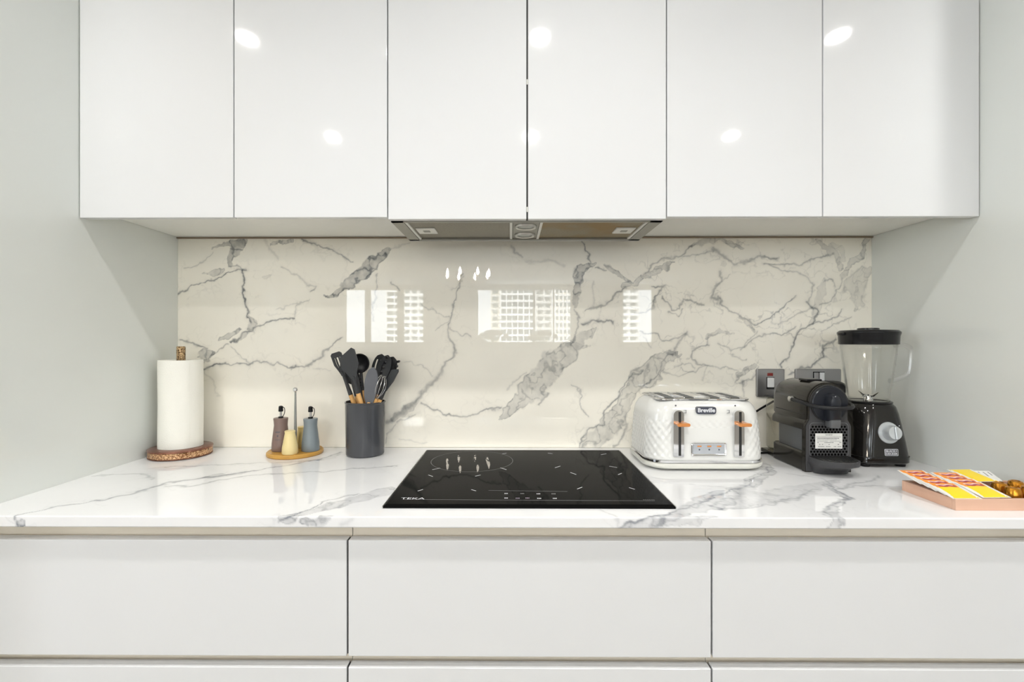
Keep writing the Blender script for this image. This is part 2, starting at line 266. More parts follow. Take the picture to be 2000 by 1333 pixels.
WALL_VEINS = [
    Bd(.62, (420, 30, 26), (375, 85, 30), (345, 150, 18), (345, 200, 12)), Bd(.6, (250, 105, 5), (310, 82, 14), (400, 58, 22)),
    Bd(.4, (200, 242, 7), (260, 242, 15), (315, 222, 7)), L_(.6, 5, (435, 208), (370, 230), (300, 255), (230, 285), (130, 320), (50, 352, 9)), L_(.6, 5, (345, 208), (435, 206)),
    L_(.25, 6, (90, 215), (180, 190), (250, 130)), L_(.8, 6, (415, 212), (420, 270), (412, 310), (425, 360), (440, 420), (440, 490), (452, 520)),
    Bd(.48, (450, 490, 8), (472, 528, 26), (440, 562, 12)), L_(.6, 6, (350, 625), (420, 580), (500, 545), (560, 520), (620, 505), (705, 498)), Bd(.48, (290, 600, 7), (338, 582, 20), (385, 560, 10)), Bd(.4, (350, 622, 5), (395, 600, 12), (440, 570, 6)),
    L_(.25, 4, (700, 500), (725, 430), (790, 395)), L_(.2, 5, (590, 440), (720, 430)), L_(.25, 7, (620, 215), (720, 250), (800, 325)), L_(.4, 7, (795, 345), (810, 325)),
    Bd(.68, (855, 378, 5), (930, 355, 11), (990, 320, 20), (1040, 282, 30), (1095, 240, 36), (1140, 185, 36), (1180, 140, 22), (1222, 113, 10)), L_(.22, 7, (1220, 115), (1335, 75)),
    L_(.5, 6, (740, 45, 8), (820, 85), (900, 120), (980, 170), (1025, 192, 3)), Bd(.4, (565, 82, 4), (630, 75, 11), (690, 52, 8)), L_(.15, 12, (530, 60), (600, 160)), Bd(.2, (520, 265, 8), (550, 265, 8)),
    L_(.6, 8, (60, 603, 5), (130, 625), (205, 658)), Bd(.55, (150, 690, 8), (192, 690, 32), (235, 680, 18)), L_(.75, 10, (180, 785, 12), (230, 760), (305, 746)),
    L_(.55, 6, (300, 748), (440, 745), (520, 738), (600, 755), (680, 772), (760, 770), (800, 745, 9), (850, 700, 9), (900, 660, 9), (940, 620, 8), (975, 603)), L_(.3, 4, (345, 650), (380, 700), (440, 745)), L_(.4, 5, (200, 730), (250, 680), (330, 640)), L_(.2, 4, (800, 770), (895, 788)), L_(.18, 6, (190, 790), (240, 850), (280, 930)),
    L_(.45, 6, (1640, 250), (1600, 340), (1580, 430), (1560, 510, 8), (1575, 600, 7), (1592, 680, 13), (1550, 740, 9), (1510, 810, 16), (1440, 890, 13), (1370, 970, 20), (1290, 1030, 25), (1220, 1080, 12)),
    L_(.25, 4, (1420, 405), (1470, 450), (1560, 500)), L_(.25, 4, (1480, 555), (1560, 520)), L_(.35, 5, (1580, 560), (1620, 580), (1675, 600)), L_(.2, 5, (1570, 330), (1650, 260)), L_(.22, 5, (1300, 738), (1400, 760), (1475, 812)), L_(.3, 5, (1160, 250), (1160, 330), (1140, 420), (1140, 500)), L_(.35, 6, (1240, 290), (1285, 335)),
    L_(.5, 7, (1410, 985), (1480, 1000), (1570, 1030), (1680, 1030), (1780, 990), (1850, 985)), L_(.35, 6, (1270, 1080), (1380, 1040)), Bd(.3, (1250, 1062, 14), (1345, 1000, 24), (1400, 950, 10)), L_(.3, 6, (1205, 1190), (1230, 1130), (1260, 1090)), L_(.2, 5, (1290, 1165), (1440, 1188)), L_(.2, 6, (1870, 900), (1930, 850), (1985, 790)), L_(.3, 8, (1910, 100), (1945, 130), (1975, 145)), L_(.15, 10, (1990, 170), (2130, 170), (2200, 195)),
] + [sh(s) for s in [
    Bd(.42, (-170, 1035, 4), (-120, 1005, 26), (-40, 935, 50), (60, 835, 66), (160, 730, 66), (240, 665, 58), (300, 600, 36), (365, 545, 5)), Bd(.3, (220, 640, 10), (270, 645, 26), (350, 640, 6)),
    L_(.4, 7, (255, 640), (262, 560), (285, 480), (270, 430)), Bd(.58, (272, 415, 9), (285, 340, 19), (280, 270, 26), (292, 222, 32), (340, 195, 16), (378, 178, 7)), L_(.55, 5, (350, 172), (325, 110), (318, 55)),
    L_(.6, 9, (300, 525), (370, 508), (430, 500), (472, 522)), L_(.5, 9, (318, 440, 5), (390, 430), (470, 390), (540, 320)), Bd(.45, (535, 305, 15), (600, 285, 13), (650, 262, 16), (700, 240, 22), (760, 205, 20), (805, 178, 10)), L_(.5, 5, (380, 208), (435, 226)), Bd(.5, (450, 208, 12), (510, 245, 16), (575, 282, 9)),
    L_(.45, 7, (660, 240), (690, 190), (760, 160), (840, 142), (890, 100), (940, 70)), Bd(.42, (875, 108, 6), (930, 72, 18), (1000, 66, 18), (1085, 52, 14), (1130, 75, 16), (1210, 105, 5)),
    L_(.35, 6, (850, 150), (960, 145), (1040, 125)), L_(.5, 9, (1035, 115), (1090, 150, 14), (1150, 190), (1220, 180), (1270, 150), (1392, 143)), L_(.45, 8, (1325, 185), (1420, 190), (1520, 180), (1590, 150), (1680, 140)), L_(.4, 7, (1350, 190), (1400, 225), (1500, 240), (1560, 270), (1592, 310), (1570, 385)),
    Bd(.34, (1610, 55, 8), (1680, 110, 14), (1720, 170, 18), (1745, 215, 10)), Bd(.38, (1900, 55, 12), (1860, 130, 14), (1800, 190, 13), (1760, 255, 12)), Bd(.2, (1690, 80, 20), (1740, 110, 25), (1760, 170, 12)),
    Bd(.3, (1905, 210, 8), (1870, 250, 40), (1830, 310, 62), (1840, 390, 35), (1825, 450, 5)), L_(.4, 5, (1760, 270), (1720, 330), (1690, 390), (1630, 402)), L_(.35, 5, (1650, 290), (1690, 270), (1720, 300)), Bd(.25, (1660, 270, 6), (1640, 320, 32), (1620, 420, 22), (1580, 520, 8)),
    L_(.5, 6, (680, 332), (740, 318), (700, 380), (690, 430)), L_(.45, 6, (740, 380), (790, 440), (840, 430), (870, 380), (985, 412)), L_(.35, 5, (770, 450), (830, 470), (860, 430)), L_(.3, 8, (600, 470), (650, 460), (700, 430)), L_(.3, 5, (560, 430), (620, 440)),
    L_(.5, 7, (1085, 228, 9), (1085, 290, 9), (1040, 340, 14), (1030, 390, 12), (1092, 390)), L_(.3, 5, (1085, 295), (1135, 258)), L_(.5, 7, (1060, 380), (1130, 440), (1200, 470), (1240, 510), (1290, 530), (1350, 480), (1420, 430), (1500, 368, 4)), Bd(.35, (1195, 475, 10), (1235, 522, 26), (1275, 565, 10)),
    L_(.4, 6, (610, 570), (660, 575), (720, 580), (760, 605), (840, 610), (888, 578)), L_(.25, 5, (640, 590), (700, 650)), L_(.35, 10, (885, 585), (830, 650), (800, 700)),
    Bd(.4, (845, 680, 4), (760, 730, 42), (700, 785, 58), (640, 835, 58), (580, 895, 48), (540, 965, 48), (500, 1040, 60), (430, 1120, 58), (350, 1195, 50)), L_(.5, 6, (640, 780), (540, 850), (500, 930), (440, 1000), (430, 1090), (350, 1100), (295, 1195)), L_(.45, 5, (820, 690), (780, 730), (730, 800), (640, 880)), L_(.4, 9, (560, 1080), (530, 1170), (480, 1200)),
    L_(.5, 6, (1000, 650), (920, 660), (910, 710), (960, 750), (1012, 772)), Bd(.3, (1000, 605, 8), (1060, 572, 14), (1132, 575, 6)), L_(.35, 5, (990, 650), (1010, 600), (1060, 580)), L_(.35, 5, (850, 765), (900, 802), (960, 780), (1000, 770), (1100, 765), (1172, 782)), L_(.3, 6, (760, 800), (860, 812), (930, 790)), L_(.3, 5, (830, 770), (860, 730), (900, 735), (940, 770)),
    L_(.4, 6, (1060, 640), (1130, 660), (1220, 650), (1300, 600), (1420, 580), (1500, 540)), L_(.3, 5, (1130, 680), (1215, 722)), L_(.35, 5, (1180, 668), (1250, 610), (1290, 570)), L_(.25, 5, (980, 830), (1010, 770)),
    Bd(.42, (1175, 805, 10), (1222, 772, 24), (1265, 762, 12)), L_(.4, 6, (1145, 848), (1185, 800)), L_(.4, 6, (1190, 845), (1200, 925)), L_(.35, 5, (1170, 850), (1250, 830), (1272, 780)),
    L_(.6, 7, (1420, 762), (1460, 710), (1490, 620), (1510, 580), (1590, 520), (1620, 440), (1560, 390)), L_(.45, 6, (1590, 520), (1650, 500), (1720, 480), (1742, 430)), L_(.5, 8, (1470, 800), (1600, 740), (1640, 700), (1650, 640), (1705, 598)), L_(.3, 6, (1400, 520), (1480, 490), (1540, 450), (1600, 400)), L_(.3, 5, (1640, 560), (1700, 520), (1800, 490)),
    L_(.4, 5, (250, 870), (295, 910), (310, 970), (345, 1030)), L_(.45, 8, (60, 970), (120, 900)), L_(.2, 6, (365, 300), (365, 420)),
]]
def ctop(x, y, w=.004):                      # photo pixel on the worktop or on its front edge -> (x, unrolled depth)
    p = onZ(x, y, Z0)
    if p.y > YF: return (p.x, -p.y, w)
    p = onY(x, y, YF); return (p.x, -YF+Z0-p.z, w)
def cl(i, w, *pts, kind='line'): return (kind, i, [ctop(500*0+px, py, (q[0] if q else w)) for px, py, *q in pts])
def zA(*pts): return [(x/2, 860+y/2, *q) for x, y, *q in pts]
def zB(*pts): return [(1000+x/2, 860+y/2, *q) for x, y, *q in pts]
TOP_VEINS = [
    cl(.55, .0035, *zA((60, 298), (100, 288), (200, 265), (400, 235), (520, 208, .006), (600, 185, .006), (680, 165, .006), (760, 153, .008), (850, 140, .01), (930, 127, .007), (1080, 105), (1230, 80), (1330, 50))),
    cl(.4, .004, *zA((660, 180), (740, 182, .006), (860, 157, .006), (960, 140), (1100, 130), (1240, 125), (1320, 115), (1540, 104))), cl(.35, .004, *zA((600, 107), (760, 103), (900, 95), (1100, 88), (1250, 80))),
    cl(.3, .01, *zA((780, 150, .004), (850, 140, .013), (930, 128, .008), (980, 120, .003)), kind='band'), cl(.3, .01, *zA((365, 140, .004), (405, 136, .012), (445, 131, .005)), kind='band'), cl(.22, .005, *zA((450, 130), (540, 132), (600, 155))), cl(.2, .01, *zA((1180, 85), (1280, 70, .02), (1330, 50)), kind='band'),
    cl(.34, .02, *zA((1120, 318, .012), (1170, 292, .012), (1280, 258, .02), (1400, 228, .024), (1500, 200, .028)), kind='band'), cl(.45, .003, *zA((1095, 338), (1140, 300), (1260, 240), (1400, 205))), cl(.4, .012, *zA((1180, 335, .008), (1240, 318, .016), (1280, 302, .01)), kind='band'), cl(.5, .01, *zA((70, 340, .008), (80, 318, .01), (92, 305, .006)), kind='band'), cl(.15, .006, *zA((1330, 335), (1370, 310))),
    cl(.36, .03, *zB((440, 340, .006), (540, 315, .014), (620, 296, .02), (700, 270, .022), (820, 228, .022), (920, 185, .022), (980, 135, .02), (1000, 100, .012)), kind='band'), cl(.5, .003, *zB((430, 340), (560, 295), (690, 262), (820, 217), (910, 180), (970, 135), (1005, 105))),
    cl(.2, .03, *zB((780, 262, .01), (900, 245, .022), (1000, 225, .028), (1100, 200, .028), (1190, 180, .02), (1270, 160, .01)), kind='band'), cl(.3, .003, *zB((800, 265), (900, 262), (1010, 250), (1050, 238), (1110, 222), (1190, 190))), cl(.25, .02, *zB((560, 325, .014), (720, 312, .012), (780, 300, .006)), kind='band'),
    cl(.4, .008, *zB((1215, 348, .005), (1240, 325, .006), (1262, 305, .008), (1240, 275, .010), (1270, 250, .010), (1325, 228, .008), (1290, 205, .009), (1230, 175, .008)), kind='band'), cl(.4, .003, *zB((1225, 290), (1232, 265), (1275, 245), (1330, 225), (1290, 200), (1235, 172))), cl(.3, .004, *zB((1290, 188), (1360, 180), (1520, 185))), cl(.25, .005, *zB((1280, 190), (1360, 165), (1430, 140))), cl(.16, .003, *zB((500, 160), (700, 178), (900, 192))), cl(.3, .004, *zB((1000, 120), (960, 100), (980, 85))), cl(.22, .004, *zB((1080, 130), (1200, 150), (1290, 190))), cl(.2, .003, *zB((350, 270), (380, 295), (420, 335))),
]
def vein_mesh(name, P, nu, nv, vein, closed=False):
    me = bpy.data.meshes.new(name)
    idx = np.arange(nu*nv).reshape(nv, nu)
    if closed: idx = np.vstack([idx, idx[:1]])
    q = np.stack([idx[:-1, :-1], idx[:-1, 1:], idx[1:, 1:], idx[1:, :-1]], -1).reshape(-1, 4)
    me.vertices.add(len(P)); me.vertices.foreach_set('co', P.astype(np.float32).ravel())
    me.loops.add(q.size); me.loops.foreach_set('vertex_index', q.astype(np.int32).ravel())
    me.polygons.add(len(q)); me.polygons.foreach_set('loop_start', np.arange(0, q.size, 4, dtype=np.int32)); me.update(calc_edges=True)
    a = me.attributes.new('vein', 'FLOAT', 'POINT'); a.data.foreach_set('value', vein.astype(np.float32))
    return me

# ------------------------------------------------------------------ room shell
RX, RY, RZ = 3.9, -8.1, 2.40
struct(obj('floor', B(-RX, RX, RY, .1, -.05, 0), 'floor'))
struct(obj('ceiling', B(-RX, RX, RY, .1, RZ, RZ+.05), 'ceil'))
struct(obj('wall_back', B(-RX, RX, .012, .1, 0, RZ), 'wall'))
def side_wall(name, sx, y0, y1, z0, z1):
    x0, x1 = sorted((sx*RX, sx*(RX+.1))); bm = bmesh.new()
    box(bm, x0, x1, RY, y0, 0, RZ); box(bm, x0, x1, y1, .1, 0, RZ); box(bm, x0, x1, y0, y1, 0, z0); box(bm, x0, x1, y0, y1, z1, RZ)
    struct(obj(name, bm, 'wall')); portal((sx*(RX+.05), (y0+y1)/2, (z0+z1)/2), y1-y0, z1-z0, (PI/2, 0, sx*PI/2))
    return x0, x1
def portal(loc, wx, wz, rot):
    ld = bpy.data.lights.new('window_portal', 'AREA'); ld.shape = 'RECTANGLE'; ld.size = wx; ld.size_y = wz; ld.cycles.is_portal = True
    o = bpy.data.objects.new('window_portal', ld); C.objects.link(o); o.location = loc; o.rotation_euler = rot
FILL_WINDOWS = [(1, -3.0, -2.3, 1.0, 2.2), (-1, -3.2, -2.0, 1.0, 2.2)]  # side windows added out of view to let in soft daylight
for i, (sx, y0, y1, z0, z1) in enumerate(FILL_WINDOWS):
    x0, x1 = side_wall('wall_right' if sx > 0 else 'wall_left', sx, y0, y1, z0, z1)
    wn = bpy.data.objects.new('window_%d' % (i+4), None); C.objects.link(wn); struct(wn); e = .05; bm = bmesh.new()
    for q in ((y0, y0+e, z0, z1), (y1-e, y1, z0, z1), (y0, y1, z0, z0+e), (y0, y1, z1-e, z1), ((y0+y1)/2-e/2, (y0+y1)/2+e/2, z0, z1)): box(bm, x0+.02, x1-.02, q[0], q[1], q[2], q[3])
    obj('window_frame', bm, 'frame', wn)
WZ0, WZ1 = 1.19, 2.33
wins = [(-3.40, -1.75, (-2.98, -2.86, -2.32, -2.18)), (-.71, 1.25, (.45, .49)), (2.24, 2.9, ())]
xs = [-RX]+[v for a, b, _ in wins for v in (a, b)]+[RX]
bm = bmesh.new()
for a, b in zip(xs[0::2], xs[1::2]): box(bm, a, b, RY-.1, RY, 0, RZ)
for a, b, _ in wins: box(bm, a, b, RY-.1, RY, 0, WZ0); box(bm, a, b, RY-.1, RY, WZ1, RZ)
struct(obj('wall_front', bm, 'wall'))
for i, (a, b, mull) in enumerate(wins):
    wn = bpy.data.objects.new('window_%d' % (i+1), None); C.objects.link(wn); struct(wn)
    bm = bmesh.new(); e = .04
    for q in ((a, a+e, WZ0, WZ1), (b-e, b, WZ0, WZ1), (a, b, WZ0, WZ0+e), (a, b, WZ1-e, WZ1)): box(bm, q[0], q[1], RY-.06, RY-.01, q[2], q[3])
    obj('window_frame', bm, 'frame', wn); portal(((a+b)/2, RY-.05, (WZ0+WZ1)/2), b-a, WZ1-WZ0, (PI/2, 0, 0))
    for u, v in zip(mull[::2], mull[1::2]): obj('mullion', B(u, v, RY-.06, RY-.01, WZ0, WZ1), 'frame', wn)
# downlights
LX = [-2.2, -1.01, .11, 1.24, 2.4]; LYR = [-.99, -1.86]
for y in LYR:
    for x in LX:
        pos = ['far left', 'left', 'middle', 'right', 'far right'][LX.index(x)]
        t = thing('downlight', 'round recessed ceiling downlight mirrored in the doors, %s of the %s row' % (pos, 'front' if y > -1.5 else 'rear'), 'downlight', (x, y, RZ), 0, 'recessed ceiling downlights')
        obj('trim_ring', lathe([(.034, -.001), (.048, -.003), (.048, 0), (.034, 0), (.034, -.001)], 24, cap0=False, cap1=False), 'trim', t)
        obj('frosted_lens', lathe([(.0335, -.0015), (.0335, -.0005)], 28), 'ledlens', t)
        ld = bpy.data.lights.new('lamp', 'AREA'); ld.shape = 'DISK'; ld.size = .066; ld.energy = NEAR_W; ld.spread = math.radians(150); ld.color = (1, .985, .955)
        lo = bpy.data.objects.new('lamp', ld); C.objects.link(lo); lo.parent = t; lo.location = (0, 0, -.004)

# ------------------------------------------------------------------ tall side panels
bm = B(XL-.62, XL, -.66, .012, 0, RZ, .0015, 1); tag(obj('tall_cabinet', bm, 'panel'), 'glossy white tall cabinet side panel left of the worktop', 'cabinet')
bm = B(XR, XR+.62, -.66, .012, 0, RZ, .0015, 1); tag(obj('tall_cabinet', bm, 'panel'), 'glossy white tall cabinet side panel right of the worktop', 'cabinet')

# ------------------------------------------------------------------ backsplash slab
ZC = 1.569                                  # underside of the wall cabinets
step = .002; nu = int((XR-XL)/step)+1; nv = int((ZC-Z0)/step)+1
gx, gz = np.meshgrid(np.linspace(XL, XR, nu), np.linspace(Z0-.0, ZC+.01, nv)); gx = gx.ravel(); gz = gz.ravel()
rel = np.stack([gx-CAM.x, np.full_like(gx, -CAM.y), gz-CAM.z], 1)
dep = rel@np.array(FW); ppx = CX+F*(rel@np.array(RT))/dep; ppy = CY-F*rel[:, 2]/dep
ve = veins((ppx-330)*2.857, (ppy-450)*2.857, WALL_VEINS, 16., .35+.65*np.clip((ppx-1150)/150, 0, 1))
me = vein_mesh('backsplash', np.stack([gx, np.zeros_like(gx), gz], 1), nu, nv, ve)
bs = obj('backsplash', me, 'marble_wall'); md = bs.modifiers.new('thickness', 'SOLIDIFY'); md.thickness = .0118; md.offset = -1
tag(bs, 'polished marble backsplash slab with warm light in its cream tint and grey veins behind the worktop', 'backsplash')
# the bronze joint line between slab and wall cabinets
tag(obj('joint_strip', B(XL, XR, -.006, -.0002, ZC-.005, ZC-.001), 'caulk'), 'thin brown joint strip along the top of the marble backsplash', 'strip')

# ------------------------------------------------------------------ worktop
T = .0205
prof = [(-y, Z0, y) for y in np.arange(0, -YF-.002, .0025)]+[(YF+.0012, Z0, -YF-.0012), (YF+.0003, Z0-.0004, -YF-.0004), (YF, Z0-.0012, -YF+.001)]
prof += [(YF, Z0-h, -YF+h) for h in np.arange(.0035, T, .0025)]+[(YF, Z0-T, -YF+T), (YF+.02, Z0-T, -YF+T+.02), (YF+.3, Z0-T, -YF+.3), (0, Z0-T, .1)]
nu = int((XR-XL)/.0025)+1; pr = np.array(prof); gx = np.tile(np.linspace(XL+.0003, XR-.0003, nu), len(pr)); pp = np.repeat(pr, nu, 0)
ve = veins(gx, pp[:, 2], TOP_VEINS, .010, .35)
me = vein_mesh('worktop', np.stack([gx, pp[:, 0], pp[:, 1]], 1), nu, len(pr), ve, closed=True)
tag(obj('worktop', me, 'marble_top'), 'long marble worktop with cool daylight in its white tint and blue grey veins', 'worktop')

# ------------------------------------------------------------------ wall cabinets
YD = -.344; DT = .018; ZT = RZ-.03
def doorx(px): return onY(px, 300, YD).x
def wall_unit(name, pxs, zb, label, under=True, zu=ZC):
    x0, x1 = doorx(pxs[0]), doorx(pxs[-1])
    x0 = max(x0, XL+.001); x1 = min(x1, XR-.001)
    t = thing(name, label, 'cabinet', ((x0+x1)/2, YD, zb))
    cx = (x0+x1)/2
    obj('carcass', B(x0-cx+.0008, x1-cx-.0008, DT+.002, -YD-.001, zu-zb, ZT-zb), 'carcass', t)
    if under is False: pass
    for k, (a, b) in enumerate(zip(pxs, pxs[1:])):
        ga, gb = (.0021 if abs(q-1029.7) < 1 else .0014 for q in (a, b)); xa, xb = doorx(a)+ga, doorx(b)-gb
        obj('door', B(xa-cx, xb-cx, 0, DT, 0, ZT-zb, .001, 2), 'lacquer', t)
    return t, cx
ZD = 1.541; ZH = 1.536
wall_unit('wall_cabinet', (154.5, 456.5, 757), ZD, 'glossy white two door wall cabinet left of the extractor hood')
hu, hcx = wall_unit('wall_cabinet', (757, 1029.7, 1302), ZH, 'glossy white two door wall cabinet over the extractor hood', zu=1.60)
obj('hinge_gap', B(doorx(1029.7)-.003-hcx, doorx(1029.7)+.003-hcx, .004, DT+.004, .002, ZT-ZH-.01), 'dark', hu)
for zz in (.57, .33, .018): obj('buffer', B(doorx(1029.7)-.0013-hcx, doorx(1029.7)+.0013-hcx, .001, .004, zz, zz+.012), 'offwhite', hu)
wall_unit('wall_cabinet', (1302, 1607, 1913.5), ZD, 'glossy white two door wall cabinet right of the extractor hood')
struct(obj('trim_1', B(XL+.001, XR-.001, YD+.004, -.001, ZT+.001, RZ-.0005), 'lacquer'))

# ------------------------------------------------------------------ extractor hood
hx0, hx1 = doorx(757)+.003, doorx(1302)-.003; hy0, hy1 = YD+DT+.002, -.105
hc = (hx0+hx1)/2; hw = (hx1-hx0)/2; ZU = 1.535
t = thing('extractor_hood', 'built in steel extractor hood with two mesh filters under the middle wall cabinet', 'extractor hood', (hc, (hy0+hy1)/2, ZU))
hd = (hy1-hy0)/2
bm = bmesh.new(); e = .022
for q in ((-hw, -hw+.03, -hd, hd), (hw-.03, hw, -hd, hd), (-hw, hw, -hd, -hd+.012), (-hw, hw, hd-.012, hd)): box(bm, q[0], q[1], q[2], q[3], .0, .062)
obj('frame', bm, 'hoodsteel', t)
obj('rear_lip', B(-hw, hw, hd, hd+.004, -.0015, .06), 'steel', t)
cw = .034
obj('lamp_panel', B(-cw, cw, -hd+.012, hd-.012, .004, .03), 'hoodsteel', t)
for s in (-1, 1):
    x0, x1 = sorted((s*(cw+.001), s*(hw-.031)))
    f = obj('grease_filter', B(x0+.004, x1-.004, -hd+.013, hd-.013, .005, .012), 'filt' if s < 0 else 'filt2', t)
    if s > 0: f['label'] = 'grease stained brown mesh filter'
    bm = bmesh.new(); w_ = .007
    bm.free()
    for xa in (x0, x1-w_): obj('filter_frame', B(xa, xa+w_, -hd+.0125, hd-.0125, .001, .014), 'offwhite', f)
    xc = s*(hw-.07)
    obj('latch_plate', B(xc-.026, xc+.026, -.028, .032, .0015, .006, .002), 'offwhite', f)
    obj('latch_button', B(xc-.009, xc+.009, -.008, .010, .0005, .003, .001), 'hoodsteel', f)
for yy in (-.045, .055):
    l = obj('lamp_ring', lathe([(.022, .001), (.027, -.001), (.029, .002), (.029, .005), (.022, .005), (.022, .001)], 32, 0, yy, False, False), 'steel', t, True)
    obj('lamp_lens', lathe([(.001, .0015), (.012, .0012), (.022, .003), (.022, .005)], 28, 0, yy), 'lens', l, True)

# ------------------------------------------------------------------ drawer units
YDR = -.575; zt1, zb1 = .847, .620; zt2, zb2 = .598, .36; zt3, zb3 = .338, .10
def drx(px): return onY(px, 1160, YDR).x
edges = [XL+.001, drx(678.5), drx(1390.5), XR-.001]
dl = ['left', 'under the hob', 'right']
labels = ['glossy white drawer unit under the left end of the worktop', 'glossy white drawer unit under the black hob', 'glossy white drawer unit under the toaster and coffee machine']
for k in range(3):
    a, b = edges[k], edges[k+1]; cx = (a+b)/2; h = (b-a)/2
    t = thing('drawer_unit', labels[k], 'cabinet', (cx, YDR, 0))
    obj('body', B(-h+.0005, h-.0005, .055, -YDR-.001, .1, Z0-T-.0005), 'carcass', t)
    obj('plinth', B(-h+.0005, h-.0005, .07, .09, 0, .1), 'lacquer', t)
    for (zt, zb) in ((zt1, zb1), (zt2, zb2), (zt3, zb3)):
        dfr = obj('drawer_front', B(-h+.0018, h-.0018, 0, .022, zb, zt, .0012, 2), 'lacquer', t)
        obj('gap_shade', B(h-.0019, h-.0001, .006, .02, zb+.0015, zt-.0015), 'dark', dfr)  # dark filler stands in for the shade between drawer fronts
    for (z0, z1) in ((zt1, Z0-T-.0006), (zt2, zb1), (zt3, zb2)):
        # finger pull channel: a shallow C section
        n = 10; pts = []
        lo, hi = z0-.022, z1+(.0 if z1 > .86 else .022)
        for i in range(n+1):
            s = i/n; zz = lo+(hi-lo)*s; pts.append((.0235+.008*math.sin(PI*s)**.45, zz))
        R = [[(-h+.0006, y, z) for y, z in pts], [(h-.0006, y, z) for y, z in pts]]
        obj('pull_channel', loft(bmesh.new(), R, False, False, closed=False), 'channel', t, True)

# ------------------------------------------------------------------ hob
A_, B_, C_, D_ = onZ(747.5, 989, Z0+.005), onZ(1320, 990, Z0+.005), onZ(1208.5, 879, Z0+.005), onZ(833.5, 879, Z0+.005)
hx0, hx1 = (A_.x+D_.x)/2, (B_.x+C_.x)/2; hy0 = (A_.y+B_.y)/2; hy1 = min((C_.y+D_.y)/2, -.016)
hc = ((hx0+hx1)/2, (hy0+hy1)/2); hw, hd = (hx1-hx0)/2, (hy1-hy0)/2
t = thing('induction_hob', 'black glass induction hob set into the middle of the worktop', 'hob', (hc[0], hc[1], Z0))
bm = loft(bmesh.new(), [[(x*s, y*s2, z) for x, y in ((-hw, -hd), (hw, -hd), (hw, hd), (-hw, hd))] for s, s2, z in ((1, 1, .0004), (1, 1, .0035), (1-.004/hw, 1-.009/hd, .0060))])
obj('glass_plate', bm, 'glass', t)
for s in (-1, 1): obj('side_trim', B(*sorted((s*hw, s*(hw+.0015))), -hd, hd, .0003, .0042), 'steel', t)
ZP = .00605
def strip(bm, x0, y0, x1, y1, w_):
    d = Vector((x1-x0, y1-y0, 0)).normalized(); n = Vector((-d.y, d.x, 0))*w_/2
    a, b = Vector((x0, y0, ZP)), Vector((x1, y1, ZP)); bm.faces.new([bm.verts.new(p) for p in (a-n, b-n, b+n, a+n)])
def hp(px, py): p = onZ(px, py, Z0+.006); return p.x-hc[0], p.y-hc[1]
zl = lambda x, y: (730+x/3.279, 860+y/3.279)
ticks = [((375, 190), (425, 180)), ((810, 178), (850, 190)), ((350, 224), (378, 234)), ((650, 232), (685, 224)), ((282, 327), (315, 317)), ((625, 318), (655, 326)), ((1160, 178), (1195, 167)), ((1508, 168), (1558, 176)), ((1258, 208), (1297, 221)), ((1565, 222), (1588, 213)), ((1303, 314), (1335, 302)), ((1635, 305), (1672, 316)), ((1115, 84), (1145, 88)), ((1455, 94), (1490, 88)), ((820, 90), (850, 84))]
for a, b in ticks:
    bm = bmesh.new(); (x0, y0), (x1, y1) = hp(*zl(*a)), hp(*zl(*b)); strip(bm, x0, y0, x1, y1, .0022); obj('zone_mark', bm, 'print', t)
cxr, cyr = hp(*zl(630, 132)); rr = abs(hp(*zl(890, 132))[0]-hp(*zl(370, 132))[0])/2
bm = bmesh.new(); n = 72; yo = cyr
cyr = min(cyr, hd-rr-.012)
ri = [[bm.verts.new((cxr+r*math.cos(2*PI*i/n), cyr+r*math.sin(2*PI*i/n), ZP)) for i in range(n)] for r in (rr-.001, rr+.001)]
for i in range(n): bm.faces.new((ri[0][i], ri[0][(i+1) % n], ri[1][(i+1) % n], ri[1][i]))
obj('zone_ring', bm, 'printdark', t)
for a, b, m in (((735, 323), (1240, 330), 'printgrey'), ((190, 381), (1800, 390), 'printgrey')):
    bm = bmesh.new(); strip(bm, *hp(*zl(*a)), *hp(*zl(*b)), .0012); obj('guide_line', bm, m, t)
icons = [((848, 343), 'print', 24), ((952, 343), 'printgrey', 26), ((1055, 345), 'print', 26), ((1152, 345), 'printgrey', 28), ((848, 372), 'print', 24), ((922, 373), 'printpurple', 28), ((985, 372), 'printpurple', 28), ((1060, 374), 'print', 28), ((1160, 374), 'print', 28)]
for (x, y), m, w_ in icons:
    bm = bmesh.new(); x0, y0 = hp(*zl(x-w_/2, y)); x1, _ = hp(*zl(x+w_/2, y))
    for kk in range(3): strip(bm, x0+(x1-x0)*kk/3+.0003, y0, x0+(x1-x0)*(kk+.75)/3, y0, .0055)
    obj('touch_key', bm, m, t)
x, y = hp(*zl(250, 375)); text('logo', 'TEKA', .0155, 'print', t, (x, y, ZP), (0, 0, 0), 0, 1.35, 0)
x, y = hp(*zl(1762, 383)); bm = bmesh.new()
for kk in range(6): strip(bm, x-.012+kk*.0042, y, x-.012+kk*.0042+.0028, y, .004)
obj('model_marking', bm, 'printdark', t)['kind'] = 'stuff'

